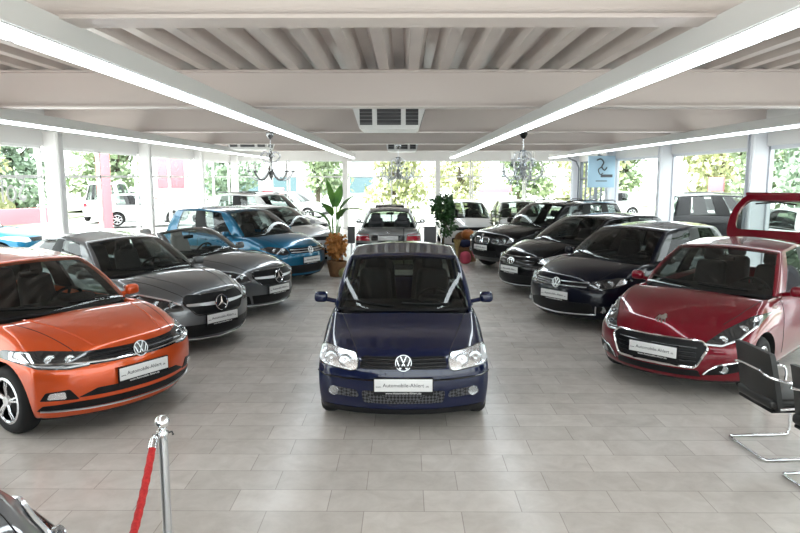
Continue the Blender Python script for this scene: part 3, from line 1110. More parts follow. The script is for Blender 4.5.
chandelier(-2.88, 14.2, 'silver scrolled chandelier hanging on the left above the blue car', crystals=False)
chandelier(-.20, 19.2, 'central crystal chandelier above the grey saloon seen from behind', R=.46)
chandelier(2.52, 14.2, 'tiered crystal chandelier with black ceiling cap on the right', n=8, R=.44, capm='black', two=True)

# ================================================================ THE CARS
P_ = {
 'navy': paint('paint_navy', (0.003, 0.007, 0.036), .1, .30),
 'orange': paint('paint_orange', (0.62, 0.085, 0.018), .35, .30),
 'grey': paint('paint_grey', (0.13, 0.135, 0.142), .6, .34),
 'blue': paint('paint_blue', (0.006, 0.105, 0.205), .45, .30),
 'red': paint('paint_red', (0.16, 0.002, 0.011), .3, .3),
 'night': paint('paint_night', (0.005, 0.006, 0.013), .1, .3, 1.33),
 'black': paint('paint_black', (0.005, 0.005, 0.006), .1, .3, 1.33),
 'silver': paint('paint_silver', (0.45, 0.46, 0.47), .6, .34),
 'pearl': paint('paint_greige', (0.24, 0.24, 0.24), .5, .34),
 'white': paint('paint_white', (0.72, 0.72, 0.72), .0, .3),
}
ST5 = [(0, 0, 0), (.05, .035, 1), (.47, .45, 0), (.52, .50, 1), (.88, .86, 0), (1, 1, 0)]
CARG = 'cars on show in the hall'
def car_label(c, label): tag(c.root, label, 'car', CARG)

# ---- dark blue hatchback in the middle
def hatch_navy():
    S = dict(L=3.74, W=1.65, H=1.45, cowl=.98, rear_base=3.45, roof_front=1.72, roof_rear=3.15, axles=(.67, 3.07), r=.285,
             top=[(0, .715), (.25, .775), (.6, .85), (1.0, .925), (1.6, .94), (3.3, .96), (3.74, .88)],
             rows=[.15, .32, .53, .62], wrow=[.965, .99, 1.0, .985, .90], nose=[.06, .0, .0, .03, .10], tail=[.1, .02, 0, .03, .08], setback=.25, ftaper=.035,
             side=ST5, xt=.74, paint=P_['navy'], hi=True, tyre_w=.175, crown=.045)
    c = Car('hatchback_car', S, (-.013, 5.66), 0.05)
    car_label(c, 'dark blue older hatchback standing alone in the middle aisle, facing the camera')
    g = M['black']
    gr = c.patch(round_poly([(-.40, .60), (.40, .60), (.37, .705), (-.37, .705)], .03), 'front', 'grille', g, off=.004)
    for z in (.622, .652, .682): c.line([(-.38, z), (.38, z)], 'front', 'grille_slat', M['gloss_black'], r=.010, off=.006, parent=gr)
    c.emblem('vw', 0, .655, .076, material=M['silver'], tilt=radians(12), backing=M['gloss_black'])
    for sd in (1, -1):
        pl = [(.42, .585), (.47, .572), (.74, .60), (.785, .63), (.775, .725), (.72, .742), (.43, .725), (.405, .66)]
        pl = round_poly(pl if sd > 0 else [(-x, z) for x, z in reversed(pl)], .025)
        h = c.patch(pl, 'front', 'headlight', M['reflector'], off=.006)
        c.lamp_disc(sd*.53, .655, .055, off=.016, parent=h); c.lamp_disc(sd*.66, .665, .06, off=.016, parent=h)
        c.line(pl, 'front', 'headlight_seal', M['lampdark'], r=.006, off=.004, closed=True, parent=h)
        ind = [(.715, .61), (.775, .635), (.765, .72), (.715, .73)]
        c.patch(round_poly([(sd*x, z) for x, z in ind], .015), 'front', 'indicator', M['drl'], off=.014, parent=h)
        f = c.patch(round_poly([(sd*.40, .33), (sd*.70, .335), (sd*.68, .415), (sd*.42, .40)], .03), 'front', 'fog_lamp_recess', M['mesh'], off=.004)
        c.lamp_disc(sd*.635, .375, .042, off=.014, name='fog_lamp', parent=f)
        c.line([(sd*.05, .50), (sd*.45, .50), (sd*.72, .505), (sd*.79, .53)], 'front', 'bumper_strip', M['gloss_black'], r=.009, off=.002)
    c.patch(round_poly([(-.36, .285), (.36, .285), (.38, .40), (-.38, .40)], .03), 'front', 'lower_grille', M['mesh'], off=.004)
    c.patch(round_poly([(-.70, .175), (.70, .175), (.74, .225), (-.74, .225)], .015), 'front', 'bumper_lip', g, off=.006)
    c.plate(.465)
    c.panel_lines(hood=[(.42, .16), (.50, .45), (.60, .85), (.66, 1.08)], doors=[[(1.30, .34), (1.28, .6), (1.34, .93)], [(2.28, .30), (2.30, .94)]])
    c.handles([(2.15, .80)])
    c.wheels('seven'); c.mirrors(1.36, 1.02, size=(.15, .09, .12)); c.cabin(); c.wipers()
    b = bmesh.new(); tube(b, [(0, 3.0, 1.40), (0, 3.18, 1.62)], .006, 6); fin(b, 'aerial', g, c.root)
hatch_navy()

# ---- orange hatchback
def hatch_orange():
    S = dict(L=4.05, W=1.75, H=1.45, cowl=1.05, rear_base=3.78, roof_front=1.82, roof_rear=3.55, axles=(.83, 3.38), r=.315,
             top=[(0, .77), (.2, .855), (.45, .915), (.75, .95), (1.05, .97), (1.7, .97), (3.6, 1.02), (4.05, .92)],
             rows=[.18, .34, .55, .66], nose=[.10, .01, .0, .02, .10], tail=[.1, .02, 0, .03, .08], setback=.36, ftaper=.05,
             side=ST5, xt=.70, paint=P_['orange'], hi=True, crown=.045)
    c = Car('hatchback_car', S, (-2.43, 5.92), 58)
    car_label(c, 'orange hatchback at the front of the left row beside the rope stand')
    gr = c.patch(round_poly([(-.46, .665), (.46, .665), (.48, .775), (-.48, .775)], .02), 'front', 'grille', M['gloss_black'], off=.005)
    c.line([(-.82, .70), (-.46, .685), (0, .68), (.46, .685), (.82, .70)], 'front', 'chrome_bar', M['chrome'], r=.009, off=.014, parent=gr)
    for z in (.715, .745): c.line([(-.44, z), (.44, z)], 'front', 'grille_slat', M['black'], r=.007, off=.008, parent=gr)
    c.emblem('vw', 0, .725, .075, tilt=radians(12), off=.022, backing=M['gloss_black'])
    for sd in (1, -1):
        pl = [(sd*x, z) for x, z in [(.45, .66), (.60, .645), (.80, .665), (.86, .715), (.84, .795), (.70, .80), (.45, .775)]]
        h = c.patch(round_poly(pl, .02), 'front', 'headlight', M['lampdark'], off=.006)
        c.lamp_disc(sd*.58, .725, .042, parent=h); c.lamp_disc(sd*.70, .73, .045, parent=h)
        c.line([(sd*.46, .675), (sd*.62, .665), (sd*.79, .685), (sd*.835, .74), (sd*.82, .785)], 'front', 'daylight_bar', M['drl'], r=.010, off=.010, parent=h)
        c.patch(round_poly([(sd*.795, .69), (sd*.845, .715), (sd*.83, .785), (sd*.775, .785)], .01), 'front', 'lamp_corner', M['reflector'], off=.010, parent=h)
        f = c.patch(round_poly([(sd*.55, .375), (sd*.80, .385), (sd*.77, .46), (sd*.62, .475)], .012), 'front', 'fog_lamp_recess', M['black'], off=.005)
        c.patch(round_poly([(sd*.64, .395), (sd*.76, .40), (sd*.745, .455), (sd*.65, .46)], .015), 'front', 'fog_lamp', M['reflector'], off=.012, parent=f)
    c.patch(round_poly([(-.56, .39), (.56, .39), (.42, .455), (-.42, .455)], .015), 'front', 'lower_grille', M['black'], off=.005)
    lp = c.patch(round_poly([(-.80, .285), (.80, .285), (.78, .335), (.55, .35), (-.55, .35), (-.78, .335)], .01), 'front', 'bumper_lip', M['black'], off=.006)
    c.line([(-.78, .285), (-.5, .275), (0, .27), (.5, .275), (.78, .285)], 'front', 'chrome_lip_line', M['silver'], r=.009, off=.010, parent=lp)
    c.plate(.54)
    c.panel_lines(hood=[(.50, .16), (.58, .5), (.66, .9), (.70, 1.12)], doors=[[(1.42, .34), (1.40, .6), (1.46, .97)], [(2.5, .30), (2.55, .98)]])
    for sd in (1, -1): c.line([(sd*.36, .20), (sd*.46, .6), (sd*.55, 1.0)], 'top', 'hood_crease', P_['orange'], r=.012, off=-.004)
    c.handles([(2.35, .88)])
    c.wheels('five'); c.mirrors(1.48, 1.02); c.cabin(); c.wipers()
hatch_orange()

# ---- two grey cars with a star badge
def star_front(c, zg, wg, hg, hl, low):
    pl = [(-wg, zg+hg*.3), (-wg*.72, zg-hg), (wg*.72, zg-hg), (wg, zg+hg*.3), (wg*.86, zg+hg), (-wg*.86, zg+hg)]
    gr = c.patch(round_poly(pl, .05, 4), 'front', 'grille', M['black'], off=.005)
    c.line(round_poly(pl, .05, 4), 'front', 'grille_surround', M['lampdark'], r=.010, off=.004, closed=True, parent=gr)
    b = c.patch(round_poly([(-wg*.93, zg+.022), (-wg*.93, zg-.004), (0, zg-.026), (wg*.93, zg-.004), (wg*.93, zg+.016), (0, zg+.022)], .01), 'front', 'grille_bar', M['silver'], off=.022, parent=gr)
    c.emblem('star', 0, zg, .105, off=.035, tilt=radians(8), material=M['chrome'], backing=M['black'])
    for sd in (1, -1):
        p2 = [(sd*x, z) for x, z in hl]
        h = c.patch(round_poly(p2, .02), 'front', 'headlight', M['lampdark'], off=.006)
        cx = sum(x for x, z in hl)/len(hl); cz = sum(z for x, z in hl)/len(hl)
        c.lamp_disc(sd*(cx-.07), cz-.01, .045, parent=h); c.lamp_disc(sd*(cx+.06), cz+.005, .042, parent=h)
        c.line([p2[k] for k in (1, 2, 3, 4)], 'front', 'daylight_bar', M['drl'], r=.012, off=.010, parent=h)
        c.patch(round_poly([(sd*.50, low[0]), (sd*.80, low[0]+.02), (sd*.82, low[1]-.02), (sd*.56, low[1])], .02), 'front', 'side_intake', M['black'], off=.005)
    c.patch(round_poly([(-.47, low[0]), (.47, low[0]), (.52, low[1]), (-.52, low[1])], .02), 'front', 'lower_grille', M['black'], off=.005)
    c.line([(-.86, .275), (-.55, .215), (0, .20), (.55, .215), (.86, .275)], 'front', 'splitter_trim', M['chrome'], r=.013, off=.010)

def coupe_grey():
    S = dict(L=4.63, W=1.78, H=1.43, cowl=1.22, rear_base=4.12, roof_front=2.02, roof_rear=3.35, axles=(.90, 3.60), r=.325,
             top=[(0, .755), (.25, .85), (.6, .91), (.9, .94), (1.2, .958), (1.8, .965), (4.1, 1.02), (4.63, .98)],
             rows=[.17, .34, .55, .66], nose=[.06, .0, .0, .02, .13], tail=[.1, .02, 0, .03, .08], setback=.42, ftaper=.06,
             side=[(0, 0, 0), (.05, .04, 1), (.46, .50, 0), (.50, .55, 1), (.84, .88, 0), (1, 1, 0)], xt=.66, paint=P_['grey'], crown=.06, hi=True)
    c = Car('coupe_car', S, (-2.44, 8.60), 57)
    car_label(c, 'grey four door coupe with star badge parked right behind the orange hatchback')
    star_front(c, .65, .50, .125, [(.50, .60), (.52, .67), (.62, .73), (.80, .80), (.84, .77), (.80, .67), (.66, .59)], (.235, .40))
    c.plate(.46)
    c.panel_lines(hood=[(.42, .17), (.56, .5), (.68, .9), (.72, 1.2)], doors=[[(1.5, .34), (1.48, .6), (1.55, .96)], [(2.65, .30), (2.7, .97)]])
    for sd in (1, -1): c.line([(sd*.30, .25), (sd*.42, .7), (sd*.50, 1.1)], 'top', 'hood_crease', P_['grey'], r=.014, off=-.005)
    c.handles([(2.5, .86)])
    c.wheels('five'); c.mirrors(1.62, 1.01); c.cabin(seat=M['seat_grey']); c.wipers()
coupe_grey()

def cabriolet_grey():
    S = dict(L=4.70, W=1.79, H=1.39, cowl=1.30, rear_base=3.75, roof_front=2.02, roof_rear=3.3, axles=(.86, 3.62), r=.325,
             top=[(0, .75), (.25, .845), (.6, .905), (.95, .94), (1.3, .958), (1.9, .965), (3.8, .98), (4.3, .97), (4.70, .90)],
             rows=[.17, .34, .55, .66], nose=[.06, .0, .0, .02, .12], tail=[.1, .02, 0, .03, .08], setback=.42, ftaper=.06,
             side=[(0, 0, 0), (.06, .05, 0), (.3, .3, 0), (1, 1, 0)], xt=.68, paint=P_['grey'], crown=.06, convertible=True)
    c = Car('convertible_car', S, (-2.12, 10.93), 62)
    car_label(c, 'grey open convertible with star badge between the grey coupe and the blue hatchback')
    star_front(c, .65, .49, .12, [(.52, .60), (.55, .70), (.66, .765), (.80, .79), (.83, .74), (.79, .66), (.66, .60)], (.235, .38))
    c.plate(.45)
    c.panel_lines(hood=[(.44, .17), (.58, .5), (.70, .9), (.74, 1.25)], doors=[[(1.55, .34), (1.6, .96)], [(2.85, .30), (2.9, .97)]])
    c.handles([(2.7, .84)])
    c.wheels('five'); c.mirrors(1.72, 1.01); c.cabin(seat=M['seat_light']); c.wipers()
cabriolet_grey()

# ---- blue tall hatchback, fourth on the left
def mpv_blue():
    S = dict(L=4.34, W=1.81, H=1.57, cowl=.98, rear_base=4.05, roof_front=1.85, roof_rear=3.85, axles=(.90, 3.58), r=.325,
             top=[(0, .80), (.25, .90), (.6, .98), (1.0, 1.022), (1.7, 1.03), (3.9, 1.07), (4.34, .98)],
             rows=[.18, .36, .58, .70], nose=[.08, .0, .0, .02, .11], tail=[.1, .02, 0, .03, .08], setback=.38, ftaper=.05,
             side=ST5, xt=.70, paint=P_['blue'], crown=.05)
    c = Car('hatchback_car', S, (-2.02, 14.15), 56.5)
    car_label(c, 'bright blue tall hatchback fourth in the left row, next to the banana plant')
    gr = c.patch(round_poly([(-.50, .69), (.50, .69), (.52, .80), (-.52, .80)], .03), 'front', 'grille', M['gloss_black'], off=.005)
    for z in (.715, .765): c.line([(-.49, z), (.49, z)], 'front', 'grille_slat', M['silver'], r=.009, off=.008, parent=gr)
    c.emblem('vw', 0, .745, .08, tilt=radians(10), off=.022, backing=M['gloss_black'])
    for sd in (1, -1):
        h = c.patch(round_poly([(sd*x, z) for x, z in [(.52, .69), (.66, .665), (.83, .71), (.87, .80), (.78, .84), (.54, .80)]], .025), 'front', 'headlight', M['lampdark'], off=.006)
        c.lamp_disc(sd*.62, .745, .05, parent=h); c.lamp_disc(sd*.75, .765, .048, parent=h)
        c.patch(round_poly([(sd*.60, .33), (sd*.80, .34), (sd*.78, .42), (sd*.62, .42)], .02), 'front', 'fog_lamp', M['black'], off=.005)
    c.patch(round_poly([(-.55, .26), (.55, .26), (.58, .44), (-.58, .44)], .03), 'front', 'lower_grille', M['black'], off=.005)
    c.plate(.54)
    c.panel_lines(hood=[(.54, .17), (.62, .5), (.70, .9), (.72, 1.1)], doors=[[(1.5, .34), (1.55, 1.03)], [(2.65, .30), (2.7, 1.04)]])
    c.handles([(2.5, .92)])
    c.wheels('five'); c.mirrors(1.62, 1.08); c.cabin(seat=M['seat_grey']); c.wipers()
mpv_blue()

# ---- red hatchback at the front of the right row, tailgate up
def hatch_red():
    S = dict(L=3.96, W=1.74, H=1.46, cowl=1.10, rear_base=3.72, roof_front=1.92, roof_rear=3.45, axles=(.82, 3.36), r=.31,
             top=[(0, .72), (.2, .81), (.5, .90), (.8, .95), (1.1, .975), (1.7, .98), (3.5, 1.04), (3.96, .95)],
             rows=[.18, .33, .54, .64], nose=[.06, .0, .0, .05, .16], tail=[.1, .02, 0, .03, .08], setback=.40, ftaper=.05,
             side=ST5, xt=.69, paint=P_['red'], hi=True, crown=.055, no_rear_glass=True)
    c = Car('hatchback_car', S, (2.65, 6.86), -45.3)
    car_label(c, 'glossy red hatchback with raised tailgate at the front of the right row')
    pl = round_poly([(-.52, .555), (-.42, .345), (.42, .345), (.52, .555), (.46, .625), (-.46, .625)], .04)
    gr = c.patch(pl, 'front', 'grille', M['black'], off=.004)
    c.line(pl, 'front', 'grille_surround', M['chrome'], r=.014, off=.008, closed=True, parent=gr)
    for z in (.415, .46, .505, .55): c.line([(-.42, z), (.42, z)], 'front', 'grille_slat', M['gloss_black'], r=.010, off=.006, parent=gr)
    c.emblem('lion', 0, .785, .062, off=.012, tilt=radians(35), material=M['chrome'])
    for sd in (1, -1):
        h = c.patch(round_poly([(sd*x, z) for x, z in [(.46, .585), (.62, .575), (.745, .635), (.815, .745), (.83, .865), (.75, .85), (.60, .735)]], .015), 'front', 'headlight', M['lampdark'], off=.006)
        c.lamp_disc(sd*.62, .645, .042, parent=h); c.lamp_disc(sd*.725, .725, .048, parent=h)
        c.line([(sd*.48, .595), (sd*.62, .588), (sd*.74, .65), (sd*.805, .755)], 'front', 'daylight_bar', M['drl'], r=.012, off=.010, parent=h)
        c.patch(round_poly([(sd*.76, .79), (sd*.80, .80), (sd*.805, .85), (sd*.77, .84)], .01), 'front', 'lamp_corner', M['reflector'], off=.010, parent=h)
        fp = round_poly([(sd*x, z) for x, z in [(.46, .265), (.66, .29), (.80, .33), (.81, .43), (.74, .42), (.60, .38), (.52, .33)]], .02)
        f = c.patch(fp, 'front', 'fog_lamp_recess', M['black'], off=.005)
        c.line([(sd*.48, .28), (sd*.53, .335), (sd*.61, .39), (sd*.75, .425), (sd*.81, .435)], 'front', 'fog_trim', M['chrome'], r=.010, off=.010, parent=f)
        c.lamp_disc(sd*.65, .345, .042, name='fog_lamp', parent=f)
    c.patch(round_poly([(-.46, .245), (.46, .245), (.44, .315), (-.44, .315)], .015), 'front', 'lower_grille', M['black'], off=.005)
    c.plate(.485)
    c.panel_lines(hood=[(.56, .42), (.64, .62), (.70, .85), (.74, 1.1)], doors=[[(1.42, .34), (1.40, .6), (1.46, .98)], [(2.45, .30), (2.5, .99)]])
    c.handles([(2.3, .86)])
    # raised tailgate: the glass stands up from the roof edge, the lower skin is bent back
    hz, hy = 1.40, 3.50
    an = radians(62); d = Vector((0, cos(an), sin(an)))
    def tg(u, t): 
        w = .56 - .04*t
        return Vector((u*w, hy, hz)) + d*t
    bm = bmesh.new()
    prof_t = [0, .10, .16, .62, .70, .76]
    def ringp(t, inner=False): return t
    outer = round_poly([(-1.0, .0), (1.0, .0), (1.04, .45), (.80, .72), (-.80, .72), (-1.04, .45)], .35, 5)
    inner = round_poly([(-.82, .16), (.82, .16), (.86, .45), (.68, .64), (-.68, .64), (-.86, .45)], .25, 5)
    n0 = len(outer); nrm = Vector((0, -sin(an), cos(an)))
    O1 = [bm.verts.new(tg(u, t)+nrm*.03) for u, t in outer]; I1 = [bm.verts.new(tg(u, t)+nrm*.03) for u, t in inner]
    O2 = [bm.verts.new(tg(u, t)-nrm*.03) for u, t in outer]; I2 = [bm.verts.new(tg(u, t)-nrm*.03) for u, t in inner]
    for i in range(n0):
        j = (i+1) % n0
        bm.faces.new((O1[i], O1[j], I1[j], I1[i])); bm.faces.new((O2[j], O2[i], I2[i], I2[j]))
        bm.faces.new((O1[j], O1[i], O2[i], O2[j])); bm.faces.new((I1[i], I1[j], I2[j], I2[i]))
    tgo = fin(bm, 'tailgate', P_['red'], c.root)
    bm = bmesh.new(); bm.faces.new([bm.verts.new(tg(u, t)) for u, t in inner]); fin(bm, 'tailgate_window', M['glass_car'], tgo)
    # lower skin bent to the rear
    tip = tg(0, .70)
    b = rbox(0, tip.y+.20, tip.z+.015, .86, .42, .06, .028, 3, rot=Matrix.Rotation(radians(-8), 3, 'X')); fin(b, 'tailgate_panel', P_['red'], tgo)
    b = bmesh.new(); tube(b, [tg(-.5, .60)-nrm*.02, tg(0, .64)-nrm*.03, tg(.5, .60)-nrm*.02], .012, 6); fin(b, 'rear_wiper', M['black'], tgo)
    for sd in (-1, 1):
        b = bmesh.new(); tube(b, [(sd*.54, hy+.22, 1.08), tg(sd*.97, .42)-nrm*.03], .011, 6); fin(b, 'gas_strut', M['lampdark'], tgo)
    c.wheels('five'); c.mirrors(1.55, 1.03); c.cabin(); c.wipers()
hatch_red()

# ---- midnight blue hatchback, second on the right
def hatch_night():
    S = dict(L=4.20, W=1.78, H=1.48, cowl=1.06, rear_base=3.92, roof_front=1.88, roof_rear=3.7, axles=(.86, 3.44), r=.32,
             top=[(0, .765), (.25, .855), (.6, .93), (1.05, .975), (1.7, .98), (3.8, 1.03), (4.2, .94)],
             rows=[.18, .34, .56, .66], nose=[.08, .0, .0, .03, .11], tail=[.1, .02, 0, .03, .08], setback=.40, ftaper=.055,
             side=ST5, xt=.69, paint=P_['night'], side_glass=M['glass_dark'], hi=True, crown=.05)
    c = Car('hatchback_car', S, (2.29, 9.95), -53)
    car_label(c, 'midnight blue hatchback second in the right row, directly behind the red one')
    gr = c.patch(round_poly([(-.48, .66), (.48, .66), (.50, .755), (-.50, .755)], .03), 'front', 'grille', M['gloss_black'], off=.005)
    for z in (.675, .735): c.line([(-.48, z), (.48, z)], 'front', 'grille_slat', M['silver'], r=.007, off=.008, parent=gr)
    c.emblem('vw', 0, .705, .08, tilt=radians(12), off=.020, backing=M['gloss_black'])
    for sd in (1, -1):
        h = c.patch(round_poly([(sd*x, z) for x, z in [(.50, .66), (.66, .64), (.82, .69), (.86, .78), (.78, .815), (.52, .765)]], .025), 'front', 'headlight', M['lampdark'], off=.006)
        c.lamp_disc(sd*.60, .71, .05, parent=h); c.lamp_disc(sd*.73, .73, .05, parent=h)
        c.patch(round_poly([(sd*.79, .70), (sd*.835, .725), (sd*.83, .785), (sd*.78, .79)], .01), 'front', 'lamp_corner', M['reflector'], off=.010, parent=h)
        f = c.patch(round_poly([(sd*.60, .30), (sd*.80, .31), (sd*.79, .41), (sd*.63, .40)], .02), 'front', 'fog_lamp_recess', M['black'], off=.005)
        c.lamp_disc(sd*.70, .355, .045, name='fog_lamp', parent=f)
    lg = c.patch(round_poly([(-.60, .27), (.60, .27), (.56, .44), (-.56, .44)], .03), 'front', 'lower_grille', M['black'], off=.005)
    c.line([(-.62, .40), (-.60, .275), (0, .25), (.60, .275), (.62, .40)], 'front', 'intake_trim', M['silver'], r=.010, off=.008, parent=lg)
    c.plate(.53)
    c.panel_lines(hood=[(.54, .17), (.62, .5), (.70, .9), (.72, 1.1)], doors=[[(1.45, .34), (1.5, .98)], [(2.55, .30), (2.6, .99)]])
    c.handles([(2.4, .88)])
    c.wheels('five'); c.mirrors(1.52, 1.03); c.cabin(); c.wipers()
hatch_night()

# ---- black hatchback, third on the right
def hatch_black():
    S = dict(L=4.25, W=1.76, H=1.50, cowl=1.02, rear_base=3.98, roof_front=1.92, roof_rear=3.7, axles=(.90, 3.50), r=.32,
             top=[(0, .78), (.25, .875), (.6, .95), (1.02, .995), (1.7, 1.0), (3.8, 1.05), (4.25, .95)],
             rows=[.18, .35, .56, .67], nose=[.06, .0, .01, .05, .16], tail=[.1, .02, 0, .03, .08], setback=.44, ftaper=.06,
             side=ST5, xt=.69, side_glass=M['glass_dark'], paint=P_['black'], crown=.06)
    c = Car('hatchback_car', S, (2.04, 12.8), -60)
    car_label(c, 'black hatchback third in the right row with oval badge on its grille')
    gr = c.patch(round_poly([(-.50, .60), (.50, .60), (.56, .76), (-.56, .76)], .04), 'front', 'grille', M['gloss_black'], off=.004)
    c.line([(-.58, .775), (-.3, .765), (0, .765), (.3, .765), (.58, .775)], 'front', 'chrome_bar', M['chrome'], r=.010, off=.008, parent=gr)
    for z in (.64, .70): c.line([(-.5, z), (-.14, z)], 'front', 'grille_slat', M['lampdark'], r=.010, off=.006, parent=gr); c.line([(.14, z), (.5, z)], 'front', 'grille_slat', M['lampdark'], r=.010, off=.006, parent=gr)
    c.emblem('ovals', 0, .68, .095, tilt=radians(12), off=.018)
    for sd in (1, -1):
        h = c.patch(round_poly([(sd*x, z) for x, z in [(.56, .67), (.68, .655), (.82, .73), (.85, .84), (.78, .85), (.60, .76)]], .02), 'front', 'headlight', M['reflector'], off=.006)
        c.lamp_disc(sd*.68, .72, .045, parent=h); c.lamp_disc(sd*.765, .775, .042, parent=h)
        f = c.patch(round_poly([(sd*.60, .28), (sd*.82, .30), (sd*.80, .40), (sd*.64, .40)], .02), 'front', 'fog_lamp_recess', M['black'], off=.005)
        c.lamp_disc(sd*.72, .34, .04, name='fog_lamp', parent=f)
    lg = c.patch(round_poly([(-.55, .27), (.55, .27), (.58, .42), (-.58, .42)], .03), 'front', 'lower_grille', M['black'], off=.005)
    c.line([(-.84, .27), (-.5, .235), (0, .225), (.5, .235), (.84, .27)], 'front', 'lip_trim', M['silver'], r=.009, off=.008, parent=lg)
    c.plate(.52)
    c.panel_lines(hood=[(.58, .2), (.66, .5), (.71, .9), (.72, 1.05)], doors=[[(1.5, .34), (1.55, 1.0)], [(2.6, .30), (2.65, 1.0)]])
    c.handles([(2.45, .9)])
    c.wheels('five'); c.mirrors(1.58, 1.06); c.cabin(); c.wipers()
hatch_black()

# ---- black off-roader with twin kidney grille, last on the right
def suv_twin():
    S = dict(L=4.57, W=1.85, H=1.64, cowl=1.25, rear_base=4.25, roof_front=1.98, roof_rear=4.1, axles=(.88, 3.67), r=.36,
             top=[(0, .90), (.25, .965), (.6, 1.0), (1.25, 1.08), (1.9, 1.09), (4.1, 1.13), (4.57, 1.02)],
             rows=[.26, .45, .66, .78], nose=[.08, .0, .0, .02, .09], tail=[.1, .02, 0, .03, .08], setback=.34, ftaper=.04,
             side=[(0, 0, 0), (.045, .035, 1), (.38, .37, 0), (.42, .41, 1), (.70, .70, 0), (.74, .74, 1), (.94, .93, 0), (1, 1, 0)], xt=.73, paint=P_['black'], crown=.05, arch=.06)
    c = Car('off_road_car', S, (1.86, 16.1), -60)
    car_label(c, 'black off-roader with twin kidney grille and roof rails, farthest in the right row')
    for sd in (1, -1):
        kp = round_poly([(sd*.03, .70), (sd*.24, .70), (sd*.29, .77), (sd*.25, .84), (sd*.04, .84)], .03)
        k = c.patch(kp, 'front', 'grille', M['black'], off=.006)
        c.line(kp, 'front', 'grille_surround', M['chrome'], r=.014, off=.012, closed=True, parent=k)
        for q in range(4): c.line([(sd*(.07+.045*q), .71), (sd*(.07+.045*q), .83)], 'front', 'grille_slat', M['lampdark'], r=.008, off=.008, parent=k)
        h = c.patch(round_poly([(sd*x, z) for x, z in [(.36, .72), (.62, .70), (.84, .74), (.87, .84), (.80, .88), (.38, .85)]], .03), 'front', 'headlight', M['lampdark'], off=.006)
        c.lamp_disc(sd*.50, .785, .06, parent=h); c.lamp_disc(sd*.66, .79, .06, parent=h)
        c.patch(round_poly([(sd*.74, .74), (sd*.835, .76), (sd*.84, .84), (sd*.75, .86)], .02), 'front', 'indicator', M['drl'], off=.010, parent=h)
        f = c.patch(round_poly([(sd*.55, .42), (sd*.80, .43), (sd*.80, .53), (sd*.58, .53)], .03), 'front', 'fog_lamp_recess', M['black'], off=.005)
        c.lamp_disc(sd*.69, .48, .045, name='fog_lamp', parent=f)
    c.patch(round_poly([(-.48, .40), (.48, .40), (.50, .53), (-.50, .53)], .03), 'front', 'lower_grille', M['black'], off=.005)
    c.patch(round_poly([(-.80, .27), (.80, .27), (.82, .37), (-.82, .37)], .02), 'front', 'bumper_lip', M['lampdark'], off=.006)
    c.emblem('round', 0, .905, .04, tilt=radians(35))
    c.plate(.60)
    c.panel_lines(hood=[(.50, .17), (.62, .5), (.70, .9), (.74, 1.25)], doors=[[(1.6, .40), (1.65, 1.08)], [(2.7, .40), (2.75, 1.1)]])
    c.handles([(2.5, .96)])
    c.rails(.58, 2.2, 4.0, 1.70, M['lampdark'])
    c.wheels('five'); c.mirrors(1.72, 1.16, size=(.18, .11, .15)); c.cabin(); c.wipers()
suv_twin()

# ---- grey saloon seen from behind, in the middle at the back
def saloon_grey():
    S = dict(L=4.50, W=1.74, H=1.43, cowl=1.35, rear_base=3.82, roof_front=2.10, roof_rear=3.18, axles=(.85, 3.55), r=.31,
             top=[(0, .70), (.25, .80), (.6, .87), (1.35, .96), (2.0, .97), (3.8, .99), (4.2, .985), (4.50, .95)],
             rows=[.20, .36, .56, .68], nose=[.06, .0, .0, .02, .10], tail=[.06, .0, .0, .03, .06], setback=.28, rear_setback=.14, rtaper=.03,
             side=[(0, 0, 0), (.05, .04, 1), (.44, .48, 0), (.48, .53, 1), (.84, .90, 0), (1, 1, 0)], xt=.68, paint=P_['pearl'], crown=.03)
    c = Car('saloon_car', S, (-.43, 21.05), 180)
    car_label(c, 'grey saloon in the middle at the back, showing its boot and red tail lamps')
    for sd in (1, -1):
        t = c.patch(round_poly([(sd*x, z) for x, z in [(.46, .70), (.82, .70), (.82, .87), (.50, .87)]], .02), 'rear', 'tail_lamp', M['tail_red'], off=.006)
        c.patch(round_poly([(sd*.50, .82), (sd*.82, .82), (sd*.82, .855), (sd*.52, .855)], .01), 'rear', 'reversing_lamp', M['drl'], off=.010, parent=t)
    rp = c.patch(round_poly([(-.42, .70), (.42, .70), (.42, .84), (-.42, .84)], .02), 'rear', 'plate_recess', M['gloss_black'], off=.004)
    c.emblem('star', 0, .905, .055, axis='rear', off=.012)
    c.line([(-.8, .62), (0, .62), (.8, .62)], 'rear', 'bumper_strip', M['black'], r=.018, off=.004)
    c.line([(-.8, .47), (0, .46), (.8, .47)], 'rear', 'bumper_gap', M['black'], r=.012, off=.002)
    c.patch(round_poly([(-.7, .21), (.7, .21), (.74, .30), (-.74, .30)], .02), 'rear', 'bumper_lip', M['black'], off=.004)
    c.plate(.77, axis='rear')
    c.panel_lines(doors=[[(1.6, .34), (1.65, .97)], [(2.65, .30), (2.7, .98)]])
    c.handles([(2.5, .86)])
    b = rbox(0, 2.45, 1.50, .80, .48, .025, .01, 2, rot=Matrix.Rotation(radians(-7), 3, 'X')); fin(b, 'sunroof', M['gloss_black'], c.root)
    c.wheels('seven'); c.mirrors(1.68, 1.02, material=M['gloss_black']); c.cabin(seat=M['seat_grey'])
saloon_grey()

